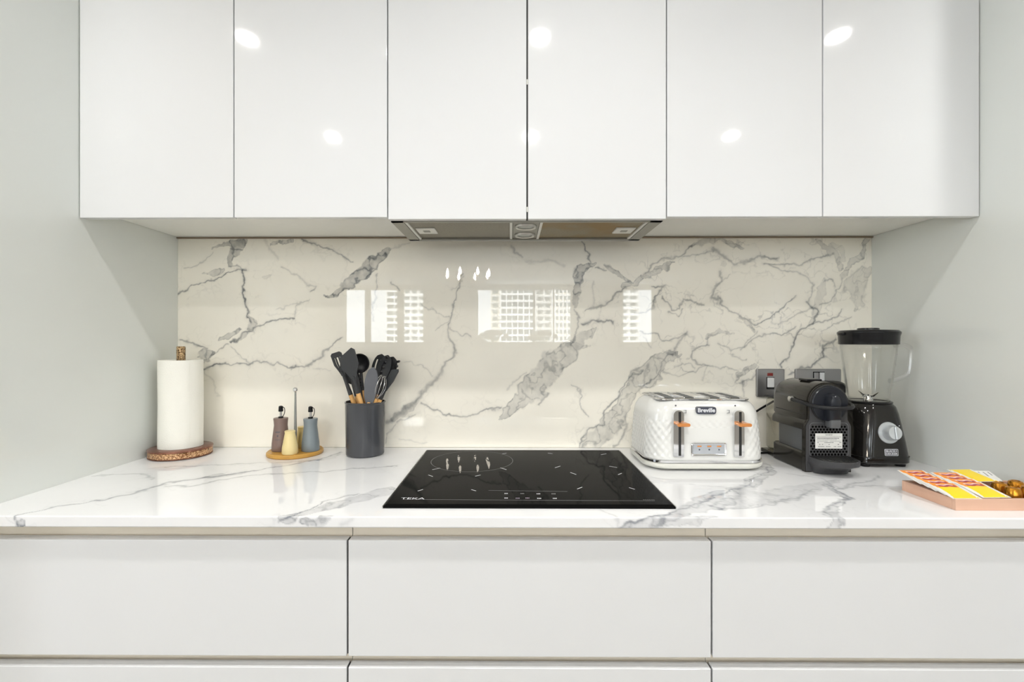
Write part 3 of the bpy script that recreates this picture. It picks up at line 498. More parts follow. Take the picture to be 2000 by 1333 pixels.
# ------------------------------------------------------------------ paper towel holder and roll
def disk_at(pxl, pxr, pyb, zb=Z0):           # centre and radius of a round foot from its photo extent
    a, b = math.atan2(pxl-CX, F), math.atan2(pxr-CX, F); mid, half = (a+b)/2, (b-a)/2
    dn = (CAM.z-zb)*F/(pyb-CY); k = math.cos(mid)/math.sin(half); r = dn/(k-1); d = k*r
    yw = YAW; X = d*math.tan(mid); p = CAM+FW*d+RT*X; return p.x, p.y, r
x, y, r = disk_at(287, 417, 901.5); r = min(r, .0815)
x = max(x, XL+r+.0005); y = min(y, -r-.020)
t = thing('paper_towel_holder', 'copper paper towel holder with glitter rim and glitter post', 'holder', (x, y, Z0))
obj('base', lathe([(r-.004, 0), (r, .002), (r, .0035), (r-.002, .004)], 64), 'copper', t, True)
obj('glitter_rim', lathe([(r-.0022, .0038), (r-.001, .0045), (r-.001, .0195), (r-.0022, .0205)], 64, cap0=True, cap1=True), 'glit', t, True)
obj('top_plate', lathe([(r-.002, .0203), (r+.0005, .021), (r+.0005, .0245), (r-.003, .026), (.03, .0262), (.0005, .0262)], 64), 'copper', t, True)
ztop = CAM.z-(677-CY)*(y-CAM.y)/F-Z0
obj('post', lathe([(.0, .026), (.0115, .0262), (.0115, ztop-.002), (.010, ztop), (.0001, ztop)], 24), 'glitd', t, True)
rt = CAM.z-(705-CY)*(y-.05-CAM.y)/F-Z0; rr = .0555
bm = bmesh.new(); n = 64; rings = []
def rollr(a, z): return rr*(1+.012*math.sin(2*a+.6)+.008*math.sin(5*a+z*30)+.012*(abs(math.cos(a-.9))**9))
zs = np.linspace(.0265, rt, 14)
for z in zs: rings.append([(rollr(2*PI*i/n, z)*math.cos(2*PI*i/n), rollr(2*PI*i/n, z)*math.sin(2*PI*i/n), z) for i in range(n)])
rings.append([(.020*math.cos(2*PI*i/n), .020*math.sin(2*PI*i/n), rt-.001) for i in range(n)]); rings.append([(.020*math.cos(2*PI*i/n), .020*math.sin(2*PI*i/n), rt-.05) for i in range(n)])
loft(bm, rings, True, False)
tr = thing('paper_towel_roll', 'white kitchen paper roll standing on the copper glitter holder', 'paper roll', (x, y, Z0))
obj('sheets', bm, 'paper', tr, True)
a0 = -PI/2+1.0; obj('loose_end', loft(bmesh.new(), [[((rr*1.012+e)*math.cos(a0+k*.07), (rr*1.012+e)*math.sin(a0+k*.07), z) for k in range(8) for e in (.0006,)] for z in (.027, rt-.001)], False, False, False), 'paper', tr, True)

# ------------------------------------------------------------------ condiment set
tx, ty, r = disk_at(519.5, 636, 898); r = min(r, .079); ty = min(ty, -r-.004)
tx = at(577, 850, ty-CAM.y).x
t = thing('condiment_stand', 'round bamboo condiment stand with a steel rod handle', 'stand', (tx, ty, Z0))
obj('bamboo_base', lathe([(r-.003, 0), (r, .003), (r, .009), (r-.003, .012), (.001, .012)], 64), 'bamboo', t, True)
zt = CAM.z-(766-CY)*(ty-CAM.y)/F-Z0
obj('rod', lathe([(.0045, .012), (.0042, .06), (.0026, zt), (.0005, zt)], 16), 'rod', t, True)
obj('ball', lathe([(max(.0003, .0075*math.sin(PI*i/12)), zt+.0065-.0075*math.cos(PI*i/12)) for i in range(13)], 20), 'chrome', t, True)
def bottle(px, pyb, pyt, dep, rb, m, label):
    p = at(px, pyb, dep); zb = .0122
    t = thing('pour_bottle', label, 'bottle', (p.x, p.y, Z0+zb)); h = CAM.z-(pyt-CY)*dep/F-Z0-zb
    pr = [(rb*.93, 0), (rb, .003), (rb*.97, h*.25), (rb*.80, h*.62), (rb*.73, h*.78), (rb*.76, h*.90), (rb*.80, h*.975), (rb*.77, h), (.004, h)]
    bd = obj('bottle_body', lathe(pr, 36), m, t, True)
    obj('collar', lathe([(.007, h), (.007, h+.004), (.003, h+.005)], 18), 'black', t, True)
    obj('spout', lathe([(.0038, h+.004), (.0038, h+.022), (.002, h+.022)], 14), 'chrome', t, True)
    c = obj('spout_cap', lathe([(.0062, h+.019), (.0068, h+.02), (.0060, h+.034), (.003, h+.036), (.0005, h+.036)], 18), 'black', t, True)
    obj('cap_strap', tube(curve([(.004, 0, h+.033), (.011, -.001, h+.029), (.0125, -.002, h+.018), (.009, -.001, h+.008), (.005, 0, h+.0035)], 5), .0011, 8), 'black', c, True)
    return t, rb, h
d0 = ty-CAM.y
t1, rb, h = bottle(548.5, 880, 817, d0-.012, .0255, 'brown', 'brown ceramic pouring bottle with black spout cap on the bamboo stand')
for k, (wd, ht) in enumerate(((.013, .0030), (.004, .0042), (.014, .0011), (.005, .0030))):   # print too small to read: short dark strokes
    fz = .60-.115*k; rad = rb*(1.012-.274*fz)
    o = obj('print_stroke', B(-wd/2, wd/2, -.0003, .0006, -ht/2, ht/2), 'ink', t1); o.location = (math.sin(.05)*rad, -math.cos(.05)*rad, h*fz); o.rotation_euler = (-.09, 0, .05)
bottle(606.5, 880, 818, d0-.012, .0255, 'greyc', 'blue grey ceramic pouring bottle with black spout cap on the bamboo stand')
def shaker(px, py, pyt, dep, rb, m, label):
    p = at(px, py, dep); h = CAM.z-(pyt-CY)*dep/F-Z0-.0122
    o = obj('shaker', lathe([(rb*.92, 0), (rb, .003), (rb*.95, h*.3), (rb*.66, h*.82), (rb*.62, h*.9), (rb*.66, h*.97), (rb*.6, h), (.0006, h)], 32), m, None, True, (p.x, p.y, Z0+.0122))
    tag(o, label, 'shaker', 'cream shakers on the bamboo stand')
shaker(566.5, 888, 842, d0-.052, .0225, 'cream', 'cream ceramic shaker at the front of the bamboo stand')
shaker(591, 875, 834, d0+.035, .0225, 'cream2', 'mustard cream shaker half hidden behind the grey bottle')

# ------------------------------------------------------------------ utensil crock
cx_, cy_, r = disk_at(673, 753, 897)
cy_ = min(cy_, -r-.008); hz = CAM.z-(789-CY)*(cy_-r-CAM.y)/F-Z0
rb = r*.945
t = thing('utensil_crock', 'dark grey round utensil crock beside the hob', 'crock', (cx_, cy_, Z0))
obj('body', lathe([(rb-.004, 0), (rb, .004), (r-.001, hz-.006), (r+.0005, hz-.004), (r+.0005, hz-.001), (r-.001, hz), (r-.003, hz-.001), (rb-.003, .006), (.001, .006)], 56), 'crock', t, True)
CR = Vector((cx_, cy_, Z0))
def utensil(name, label, base, tip, parts, roll=0):
    """base: xy inside the crock, tip: (px, py, depth) of the far end; parts: builder(length) -> [(name, bm, mat, parentindex)]"""
    b = CR+Vector((base[0], base[1], .012)); e = at(*tip); d = e-b; Ln = d.length; z = d.normalized()
    yv = Vector((0, 1, 0)); yv = (yv-z*yv.dot(z)).normalized(); xv = yv.cross(z)
    Mx = Matrix((xv, yv, z)).transposed().to_4x4() @ Matrix.Rotation(roll, 4, 'Z'); Mx.translation = b
    o = bpy.data.objects.new(name, None); C.objects.link(o); o.empty_display_size = .03; o.matrix_world = Mx; tag(o, label, 'utensil', 'kitchen utensils in the grey crock')
    made = []
    for nm, bm, m in parts(Ln): made.append(obj(nm, bm, m, o, True))
    return o
def handle(Lh): return ('handle', lathe([(.004, 0), (.0072, .004), (.0078, Lh*.5), (.0066, Lh-.004), (.005, Lh)], 16), 'wood')
def blade(w_, z0, z1, wb, thick=.004, bend=0, mat_='silicone', tipround=.3, skew=0, slots=0, cup=0):
    """flat or cupped head, outline given by half widths along z"""
    n = 14; bm = bmesh.new(); fr, bk = [], []; m = 10
    for i in range(n+1):
        s = i/n; z = z0+(z1-z0)*s
        if tipround >= .9: hw = wb+(w_-wb)*math.sin(PI*min(1, s*1.02))**.6 if s < .5 else w_*math.sqrt(max(.0, 1-((s-.5)/.5)**2))+.0012
        else: hw = wb+(w_-wb)*min(1, (s/.5))**1.3; hw *= 1 if s < 1-tipround*.25 else math.sqrt(max(.2, 1-((s-(1-tipround*.25))/(tipround*.25))**2*.55))
        row = []
        for k in range(m+1):
            q = -1+2*k/m; zz = z+skew*q*w_*(s**2)
            row.append((q*hw, bend*s*s+cup*(1-q*q)*math.sin(PI*min(1, s*1.0)) , zz))
        fr.append([(x, y-thick/2, zz) for x, y, zz in row]); bk.append([(x, y+thick/2, zz) for x, y, zz in row])
    if not slots:
        loft(bm, [f+b[::-1] for f, b in zip(fr, bk)])
        return bm
    G = [[[bm.verts.new(p) for p in row] for row in S] for S in (fr, bk)]
    hole = lambda i, k: 5 <= i < 11 and k in ((2, 4, 5, 7) if slots == 4 else (2, 5, 7))
    for i in range(n):
        for k in range(m):
            if hole(i, k): continue
            bm.faces.new((G[0][i][k], G[0][i][k+1], G[0][i+1][k+1], G[0][i+1][k])); bm.faces.new((G[1][i][k+1], G[1][i][k], G[1][i+1][k], G[1][i+1][k+1]))
            for (di, dk, e0, e1) in ((0, -1, (0, 0), (1, 0)), (0, 1, (0, 1), (1, 1)), (-1, 0, (0, 0), (0, 1)), (1, 0, (1, 0), (1, 1))):
                a, b = i+di, k+dk
                if a < 0 or a >= n or b < 0 or b >= m or hole(a, b):
                    p, q = (i+e0[0], k+e0[1]), (i+e1[0], k+e1[1]); bm.faces.new((G[0][p[0]][p[1]], G[0][q[0]][q[1]], G[1][q[0]][q[1]], G[1][p[0]][p[1]]))
    return bm
def neck(z0, z1, r0=.006, r1=.005): return lathe([(r0, z0-.012), (r0*1.08, z0), (r1, (z0+z1)/2), (r1*.9, z1), (.001, z1+.002)], 14)
def turner(Lh, w_, hl, m, slots=0, skew=0, bend=0, wb=.006):
    return lambda L: [handle(Lh), ('neck', neck(Lh, L-hl+.012), m), ('head', blade(w_, L-hl, L, wb, .0035, bend, m, .3, skew, slots), m)]
def spoon(Lh, w_, hl, m, cup=.008, slots=0):
    return lambda L: [handle(Lh), ('neck', neck(Lh, L-hl+.01), m), ('bowl', blade(w_, L-hl, L, .006, .0035, 0, m, 1, 0, slots, cup), m)]
LH = .180
d0 = cy_-CAM.y
utensil('slotted_turner', 'charcoal slotted turner leaning left out of the grey crock', (.016, .002), (655, 689, d0-.03), turner(LH, .0180, .072, 'silicone', 4), -.25)
utensil('solid_turner', 'wide charcoal solid turner leaning left at the crock front', (.034, -.016), (676, 688, d0-.055), turner(LH+.004, .025, .086, 'silicone', 0, .35), .1)
utensil('serving_spoon', 'charcoal serving spoon behind the wide solid turner', (.022, .004), (673, 697, d0+.005), spoon(LH-.008, .022, .085, 'silicone3'), 0)
def ladle(L):
    R_ = .030; bm = bmesh.new(); n = 28; rings = []
    for i in range(9):
        a = PI/2*i/8; rings.append([(R_*math.sin(a)*math.cos(2*PI*k/n)+1e-5, -R_*.55*0-R_*.75*math.cos(a)*-1-.01, L-R_+R_*math.sin(a)*math.sin(2*PI*k/n)) for k in range(n)])
    inner = [[(x*.93, y-.002, (z-(L-R_))*.93+L-R_) for x, y, z in rg] for rg in rings[::-1]]
    loft(bm, rings+inner, True, True)
    return [handle(LH), ('neck', neck(LH, L-2*R_+.006), 'silicone3'), ('bowl', bm, 'silicone3')]
utensil('soup_ladle', 'black round soup ladle standing at the back of the crock', (-.004, .02), (703, 691, d0+.03), ladle, 0)
utensil('silicone_spatula', 'lighter grey oval silicone spatula at the front of the crock', (.004, -.03), (729, 718, d0-.045), lambda L: [handle(LH-.03), ('head', blade(.0185, LH-.035, L, .008, .006, 0, 'silicone2', 1), 'silicone2')], 0)
utensil('slotted_spoon', 'charcoal slotted spoon at the back right of the crock', (-.02, .016), (746, 692, d0+.025), spoon(LH, .020, .085, 'silicone', .007, 3), .3)
utensil('serving_spoon', 'charcoal serving spoon on the right between slotted spoon and pasta server', (-.02, .0), (758, 694, d0-.0), spoon(LH, .0175, .085, 'silicone', .007), .2)
def pasta(L):
    R_ = .021; out = [handle(LH), ('neck', neck(LH, L-.07), 'silicone3'), ('bowl', blade(R_, L-.085, L-.002, .007, .004, 0, 'silicone3', 1, 0, 0, .010), 'silicone3')]
    for k in range(8):
        z = L-.012-.0125*(k//2*1.25); sx = 1 if k % 2 else -1
        out.append(('tooth', tube([(sx*R_*.80, .0, z), (sx*R_*.92, -.010, z+.003), (sx*R_*.88, -.018, z+.005)], [.004, .0035, .0022], 8), 'silicone3'))
    return out
utensil('pasta_server', 'black pasta server with teeth on the right of the crock', (-.024, -.004), (769, 696, d0+.012), pasta, .35)
utensil('narrow_turner', 'charcoal narrow turner leaning furthest right out of the crock', (-.032, -.012), (773, 722, d0-.03), turner(LH, .0125, .07, 'silicone', 0, .4), -.5)
def tongs(L):
    out = []
    for s in (-1, 1): out.append(('tong_arm', blade(.008, 0, L, .006, .003, s*.006, 'silicone3', .3), 'silicone3'))
    for k in range(6): out.append(('tooth', B(.0065, .0115, -.003, .003, L-.012-.009*k, L-.007-.009*k, .001, 1), 'silicone3'))
    return out
utensil('kitchen_tongs', 'black serrated kitchen tongs standing in the middle of the crock', (.006, .012), (695, 728, d0+.01), tongs, 0)
def whisk(L):
    out = [handle(LH-.012)]
    for k in range(5):
        a = PI*k/5; pts = []
        for i in range(17):
            s = i/16; ww = .015*math.sin(PI*s); zz = L-.075+.075*math.sin(PI*min(s, 1-s)) if False else 0
        up = [(.004+.014*math.sin(PI*q*.9)**1.1, LH-.014+(L-LH+.014)*q) for q in np.linspace(0, 1, 9)]
        loop = [(x, z) for x, z in up]+[(-x, z) for x, z in up[::-1]]
        out.append(('whisk_wire', tube([(x*math.cos(a), x*math.sin(a), z) for x, z in loop], .0009, 6), 'wire'))
    return out
utensil('wire_whisk', 'small steel wire whisk at the front right of the crock', (-.012, -.02), (748, 735, d0-.035), whisk, 0)

# ------------------------------------------------------------------ toaster
TX0, TX1 = at(1222, 850, 1.455).x, at(1488, 850, 1.27).x; TYF = onZ(1390, 922, Z0).y; TYB = TYF+.228
tcx, tcy = (TX0+TX1)/2, (TYF+TYB)/2; thx, thy = (TX1-TX0)/2, (TYB-TYF)/2
t = thing('toaster', 'white four slice toaster with copper levers standing right of the hob', 'toaster', (tcx, tcy, Z0)); TH = .182
def ring(hx, hy, r_, z, n=14): return [(x, y, z) for x, y in rrect(hx, hy, r_, n)]
CRn = .058
obj('base', loft(bmesh.new(), [ring(thx-.012, thy-.012, CRn-.01, .004), ring(thx-.003, thy-.003, CRn, .007), ring(thx, thy, CRn, .012), ring(thx, thy, CRn, .019), ring(thx-.004, thy-.004, CRn, .021)]), 'toasterbase', t, True)
obj('chrome_band', loft(bmesh.new(), [ring(thx-.004, thy-.004, CRn, .0205), ring(thx-.0015, thy-.0015, CRn, .0215), ring(thx-.0015, thy-.0015, CRn, .027), ring(thx-.004, thy-.004, CRn, .0285)]), 'chrome', t, True)
bm = bmesh.new()
for sx in (-1, 1):
    for sy in (-1, 1): lathe([(.010, 0), (.010, .005)], 16, sx*(thx-.05), sy*(thy-.05), bm=bm)
obj('feet', bm, 'black', t)
# shell: rounded box with a raised diamond facet pattern
nper = 600; zz = np.linspace(.028, TH, 100)
def perim(hx, hy, r_, n):
    base = rrect(hx, hy, r_, 16); P = np.array(base+[base[0]]); s = np.r_[0, np.cumsum(np.hypot(*np.diff(P, axis=0).T))]
    q = np.linspace(0, s[-1], n, endpoint=False); return np.stack([np.interp(q, s, P[:, 0]), np.interp(q, s, P[:, 1])], 1), q
rings = []
for z in zz:
    k = (z-.028)/(TH-.028); ins = .004+.010*k**1.5+(.026*(1-math.sqrt(max(0, 1-((k-.72)/.28)**2))) if k > .72 else 0)
    P, q = perim(thx-ins, thy-ins, CRn-.004, nper)
    nx = np.roll(P, -1, 0)-np.roll(P, 1, 0); nn = np.stack([nx[:, 1], -nx[:, 0]], 1); nn /= np.linalg.norm(nn, axis=1)[:, None]
    u = np.arange(nper)/nper*100; v = z/.0115
    dia = np.abs(((u+v) % 2)-1)+np.abs(((u-v) % 2)-1)
    fade = min(1, max(0, (.70-k)/.06))*min(1, max(0, (k-.02)/.05))
    front = (P[:, 1] < -thy+.03) & (np.abs(P[:, 0]) < .098)
    amp = .0011*fade*np.where(front, 0.0 if k < .55 else .5, 1)
    P = P+nn*((dia-1)*amp)[:, None]
    rings.append([(x, y, z) for x, y in P])
obj('shell', loft(bmesh.new(), rings, True, True), 'toaster', t, 'all')
tpx, tpy = thx-.042, thy-.036
obj('top_plate', loft(bmesh.new(), [ring(tpx+.006, tpy+.006, .022, TH-.001), ring(tpx+.007, tpy+.007, .022, TH+.0015), ring(tpx+.003, tpy+.003, .02, TH+.0035), ring(tpx-.002, tpy-.002, .018, TH+.0015)]), 'chrome', t, True)
for k in range(4):
    xs_ = (-.088, -.034, .034, .088)[k]
    s_ = obj('bread_slot', B(xs_-.013, xs_+.013, -tpy+.012, tpy-.008, TH+.0012, TH+.0022), 'slotdark', t)
    bm = bmesh.new()
    for q in (-1, 1): box(bm, xs_+q*.013-.001, xs_+q*.013+.001, -tpy+.012, tpy-.008, TH+.001, TH+.0052)
    obj('slot_rim', bm, 'chrome', s_)
    bm = bmesh.new()
    for q in range(5): box(bm, xs_-.012, xs_+.012, -tpy+.03+q*.028, -tpy+.0312+q*.028, TH+.002, TH+.003)
    obj('guard_wire', bm, 'steel', s_)
yf = -thy
def tp(px, py, yy=None): p = onY(px, py, tcy+yf+.012); return p.x-tcx, p.z-Z0
for pxs in ((1313, 1333), (1430.5, 1450)):
    x0, z0 = tp(pxs[0], 891); x1, z1 = tp(pxs[1], 801); c = (x0+x1)/2; h = (x1-x0)/2
    pts = [(c-h, z0), (c+h, z0)]+[(c+h*math.cos(a), z1-h*.8+h*.8*math.sin(a)) for a in np.linspace(0, PI, 9)]
    tr_ = obj('lever_track', prism(pts, yf+.001, yf+.016), 'chrome', t)
    obj('track_slot', B(c-h*.05, c+h*.42, yf+.0002, yf+.004, z0+.003, z1-.004), 'slotdark', tr_)
    _, zl_ = tp(1320, 827)
    lv = obj('lever', loft(bmesh.new(), [[(c+.006+x, y, zl_+z_) for x, z_ in rrect(.0165 if y < yf-.003 else .015, .0042, .004, 5)] for y in (yf+.002, yf-.003, yf-.016, yf-.019)]), 'orange', t, True)
for s in (1, -1):
    pass
x0, z0 = tp(1359, 809); x1, z1 = tp(1397.5, 795); c, h = ((x0+x1)/2, (z0+z1)/2), ((x1-x0)/2, (z1-z0)/2)
ybd = yf+.0085
bd = obj('badge', loft(bmesh.new(), [[(c[0]+x, y, c[1]+z) for x, z in rrect(h[0], h[1], .006, 5)] for y in (ybd+.012, ybd-.001)]), 'badge', t)
text('logo', 'Breville', .0150, 'print', bd, (c[0], ybd-.0012, c[1]+.0005), off=.0004)
x0, z0 = tp(1348, 890); x1, z1 = tp(1416, 864.5); c, h = ((x0+x1)/2, (z0+z1)/2), ((x1-x0)/2, (z1-z0)/2)
ct = obj('control_panel', loft(bmesh.new(), [[(c[0]+x, y, c[1]+z) for x, z in rrect(h[0]-i_, h[1]-i_, .005, 5)] for y, i_ in ((yf+.016, 0), (yf+.0025, 0), (yf+.001, .0012), (yf+.0025, .004))]), 'chrome', t, True)
obj('panel_face', B(c[0]-h[0]+.004, c[0]+h[0]-.006, yf+.0012, yf+.0023, c[1]-h[1]+.006, c[1]+h[1]-.004), 'button', ct)
for k in (-1, 0, 1):
    bx_ = c[0]+k*h[0]*.56
    obj('indicator', B(bx_-.0055, bx_+.0055, yf+.0002, yf+.0018, c[1]+h[1]*.42, c[1]+h[1]*.62, .0006, 1), 'orange', ct)
    obj('button', lathe([(.0024, 0), (.0018, .0012)], 12), 'badge', ct).matrix_local = Matrix.Translation((bx_, yf+.0016, c[1]+h[1]*.02)) @ Matrix.Rotation(PI/2, 4, 'X')
for px in (1319, 1435):
    x0, z0 = tp(px, 792.5); obj('toast_mark', lathe([(.0024, 0), (.0015, .0006)], 10), 'ink', t).matrix_local = Matrix.Translation((x0, yf+.0095, z0)) @ Matrix.Rotation(PI/2, 4, 'X')
for px in (1337, 1421):
    x0, z0 = tp(px, 804)
    bm = bmesh.new()
    for q in ((-.003, .003, .0035, .0042), (-.003, .003, -.0042, -.0035), (.0024, .003, -.0042, .0042)): box(bm, x0+q[0], x0+q[1], yf+.0068, yf+.010, z0+q[2], z0+q[3])
    obj('slice_mark', bm, 'printgrey', t)
# cable of the toaster
cpts = [(TX1-.02, tcy+.02, Z0+.055), (TX1+.012, tcy+.045, Z0+.060), (TX1+.035, tcy+.075, Z0+.045), (TX1+.055, -.03, Z0+.05), (TX1+.075, -.012, Z0+.10), (at(1497, 760, 1.49).x+.02, -.012, Z0+.15)]
tag(obj('power_cable', tube(curve(cpts, 8), .0032, 10), 'black', None, True), 'black power cable rising behind the white toaster', 'cable')
cpts = [(TX1-.01, tcy+.06, Z0+.012), (TX1+.03, tcy+.07, Z0+.0045), (TX1+.08, tcy+.075, Z0+.0045), (TX1+.12, tcy+.08, Z0+.0045)]
tag(obj('power_cable', tube(curve(cpts, 8), .003, 10), 'black', None, True), 'black power cable lying on the worktop between toaster and coffee machine', 'cable')

# ------------------------------------------------------------------ coffee machine
p = onZ(1571, 922, Z0); MW = .118; MX = p.x+MW/2; MY = p.y
t = thing('coffee_machine', 'black pod coffee machine with loop lever standing between toaster and blender', 'coffee machine', (MX, MY, Z0)); hwm = MW/2; BD = .152
obj('base', loft(bmesh.new(), [[(x, y, z) for x, y in rrect(hwm-i_, BD/2-i_, .012, 5, 0, BD/2)] for z, i_ in ((0, .003), (.003, 0), (.046, 0), (.050, .003))]), 'graph', t, True)
obj('inner_body', loft(bmesh.new(), [[(x, y, z) for x, y in rrect(hwm-.010, BD/2-.004, .02, 6, 0, BD/2)] for z in (.048, .14)]), 'graphl', t, True)
sp = obj('side_shelf', loft(bmesh.new(), [[(x, y, z) for x, y in rrect(hwm+i_, BD/2+.002, .008, 5, 0, BD/2)] for z, i_ in ((.106, -.004), (.109, .001), (.122, .001), (.130, -.004), (.134, -.008))]), 'graph', t, True)
# barrel
ra = .0525; zc = .179; pts = [(-ra, .132), (ra, .132)]+[(ra*math.cos(a), zc+ra*math.sin(a)) for a in np.linspace(0, PI, 25)]
rings = [[(x*s, y, zc+(z-zc)*s) for x, z in pts] for y, s in ((BD+.012, .80), (BD+.008, .93), (BD-.006, 1), (.012, 1), (.004, .985))]
br = obj('barrel', loft(bmesh.new(), rings), 'graph', t, True)
obj('barrel_seam', B(-ra-.0006, ra+.0006, .012, BD-.01, .146, .1475), 'slotdark', br)
obj('capsule_slot', B(-.02, .02, .05, .09, zc+ra-.002, zc+ra+.004, .002), 'black', br)
# front plate outline: wide foot, shoulders, round top
fp = [(-hwm, .0), (hwm, 0), (hwm, .118), (hwm-.002, .124), (hwm-.009, .136), (hwm-.0095, .15)]+[((hwm-.0095)*math.cos(a), zc+(hwm-.0095)*math.sin(a)) for a in np.linspace(.02, PI-.02, 25)]+[(-hwm+.0095, .15), (-hwm+.009, .136), (-hwm+.002, .124), (-hwm, .118)]
fpl = obj('front_plate', prism(fp, -.003, .010), 'graph', t)
obj('plate_edge', loft(bmesh.new(), [[(x*s, y, z*s+(1-s)*.1) for x, z in fp] for y, s in ((-.0032, .975), (-.0055, .965))]), 'grille', fpl)
# perforated grille
bm = bmesh.new(); gx0, gz0 = hwm-.009, .042; pitch = .0082
for j in range(12):
    for i in range(-7, 8):
        x = (i+.5*(j % 2))*pitch; z = gz0+.004+j*pitch*.87
        if abs(x) > gx0-.003 or z > .124: continue
        if abs(x) < .034 and .061 < z < .100: continue
        ring_ = [bm.verts.new((x+.0031*math.cos(PI/3*k+PI/6), -.0057, z+.0031*math.sin(PI/3*k+PI/6))) for k in range(6)]; bm.faces.new(ring_)
gr = obj('grille_holes', bm, 'hole', t); gr['kind'] = 'stuff'
bm = bmesh.new()
ro = [(x, z+.084) for x, z in rrect(gx0, .044, .010, 6)]; ri_ = [(x, z+.084) for x, z in rrect(gx0-.0015, .0425, .009, 6)]
loft(bm, [[(x, -.0050, z) for x, z in ro], [(x, -.0066, z) for x, z in ro], [(x, -.0066, z) for x, z in ri_], [(x, -.0050, z) for x, z in ri_]], False, False)
obj('grille_rim', bm, 'graphl', t)
stk = obj('sticker', B(-.035, .0345, -.0068, -.0058, .061, .1005, .0006, 1), 'sticker', t); stk['label'] = 'white rating label with small print'
bm = bmesh.new(); random.seed(9)
rows = [(.0965, .0016, [(-.009, .009)]), (.0915, .0009, [(-.032, .031)]), (.0880, .0018, [(-.030, .026)]), (.0840, .0009, [(-.031, .02)]), (.0805, .0008, [(-.03, -.004), (.002, .03)]), (.0770, .0014, [(-.03, -.026), (-.012, .012), (.026, .031)]), (.0720, .0018, [(-.025, -.022), (-.018, -.015), (-.001, .002), (.022, .026)]), (.0665, .0014, [(-.028, -.012), (-.008, .004), (.012, .018), (.022, .031)])]
for z, h, segs in rows:
    for a, b in segs:
        x = a
        while x < b:
            l = min(random.uniform(.0012, .004), b-x); bm.faces.new([bm.verts.new(q) for q in ((x, -.0069, z-h/2), (x+l, -.0069, z-h/2), (x+l, -.0069, z+h/2), (x, -.0069, z+h/2))]); x += l+.0007
o = obj('small_print', bm, 'ink', stk); o['kind'] = 'stuff'
# round front cap, spout, lever
def ydisc(bm, r_, y0, y1, zc_, n=40, bevel=.002):
    return loft(bm, [[(q*math.cos(2*PI*k/n), y, zc_+q*math.sin(2*PI*k/n)) for k in range(n)] for q, y in ((r_, y0), (r_, y1+bevel), (r_-bevel, y1))])
obj('front_cap', ydisc(bmesh.new(), .0455, -.002, -.012, zc-.002), 'disc', t, True)
obj('cap_ring', lathe([(.0455, 0), (.0475, 0), (.0475, .004), (.0455, .004), (.0455, 0)], 48, cap0=False, cap1=False), 'slotdark', t, True).matrix_local = Matrix.Translation((0, -.0055, zc-.002)) @ Matrix.Rotation(PI/2, 4, 'X')
arch = [(-.0155, .134), (.0155, .134)]+[(.0155*math.cos(a), .186+.020*math.sin(a)) for a in np.linspace(0, PI, 15)]
obj('coffee_spout', loft(bmesh.new(), [[(x*s, y, .165+(z-.165)*s2) for x, z in arch] for y, s, s2 in ((-.010, 1, 1), (-.026, 1, .96), (-.034, .8, .85), (-.036, .6, .75))]), 'disc', t, True)
obj('spout_outlet', B(-.013, .013, -.034, -.008, .118, .150, .004), 'graphl', t, True)
lp = [(-ra-.004, .062, .181), (-ra-.0045, .03, .179), (-ra-.004, 0, .176), (-.050, -.020, .173), (-.034, -.038, .171), (0, -.046, .170), (.034, -.038, .171), (.050, -.020, .173), (ra+.004, 0, .176), (ra+.0045, .03, .179), (ra+.004, .062, .181)]
obj('lever_loop', tube(curve(lp, 6), .0048, 12), 'graphm', t, True)
for s in (-1, 1): obj('lever_pivot', tube([(s*(ra-.004), .064, .181), (s*(ra+.008), .064, .181), (s*(ra+.010), .064, .181)], [.008, .0075, .004], 16), 'steel', t, True)
# drip tray
tr_ = []
for i in range(9):
    a = PI*i/8; tr_.append((-.053*math.cos(a), -.028-.046*math.sin(a)**.8))
out2 = [(-.053, -.003)]+tr_+[(.053, -.003)]
dt = obj('drip_tray', loft(bmesh.new(), [[(x*s, (y+.003)*s2-.003, z) for x, y in out2] for z, s, s2 in ((.001, .80, .34), (.010, .83, .40), (.020, .91, .68), (.027, .985, .96), (.030, 1, 1), (.040, 1, 1), (.041, .985, .985))]), 'grille', t, True)
g = obj('cup_grid', loft(bmesh.new(), [[(x*.93, (y+.003)*.93-.005, z) for x, y in out2] for z in (.0405, .0425)]), 'slotdark', dt)
bm = bmesh.new()
for k in range(9): xk = -.042+k*.0105; box(bm, xk-.0012, xk+.0012, -.008-.055*math.sqrt(max(.05, 1-(xk/.052)**2)), -.006, .0424, .0435)
obj('grid_bar', bm, 'graphm', dt)
bm = B(-.040, .040, BD+.006, BD+.075, .012, .168, .012, 3); obj('water_tank', bm, 'tank', t, True)
obj('tank_lid', B(-.041, .041, BD+.005, BD+.076, .168, .174, .002), 'graphm', t)
obj('rear_foot', B(-.05, .05, BD-.004, BD+.078, .0, .012, .002), 'graph', t)

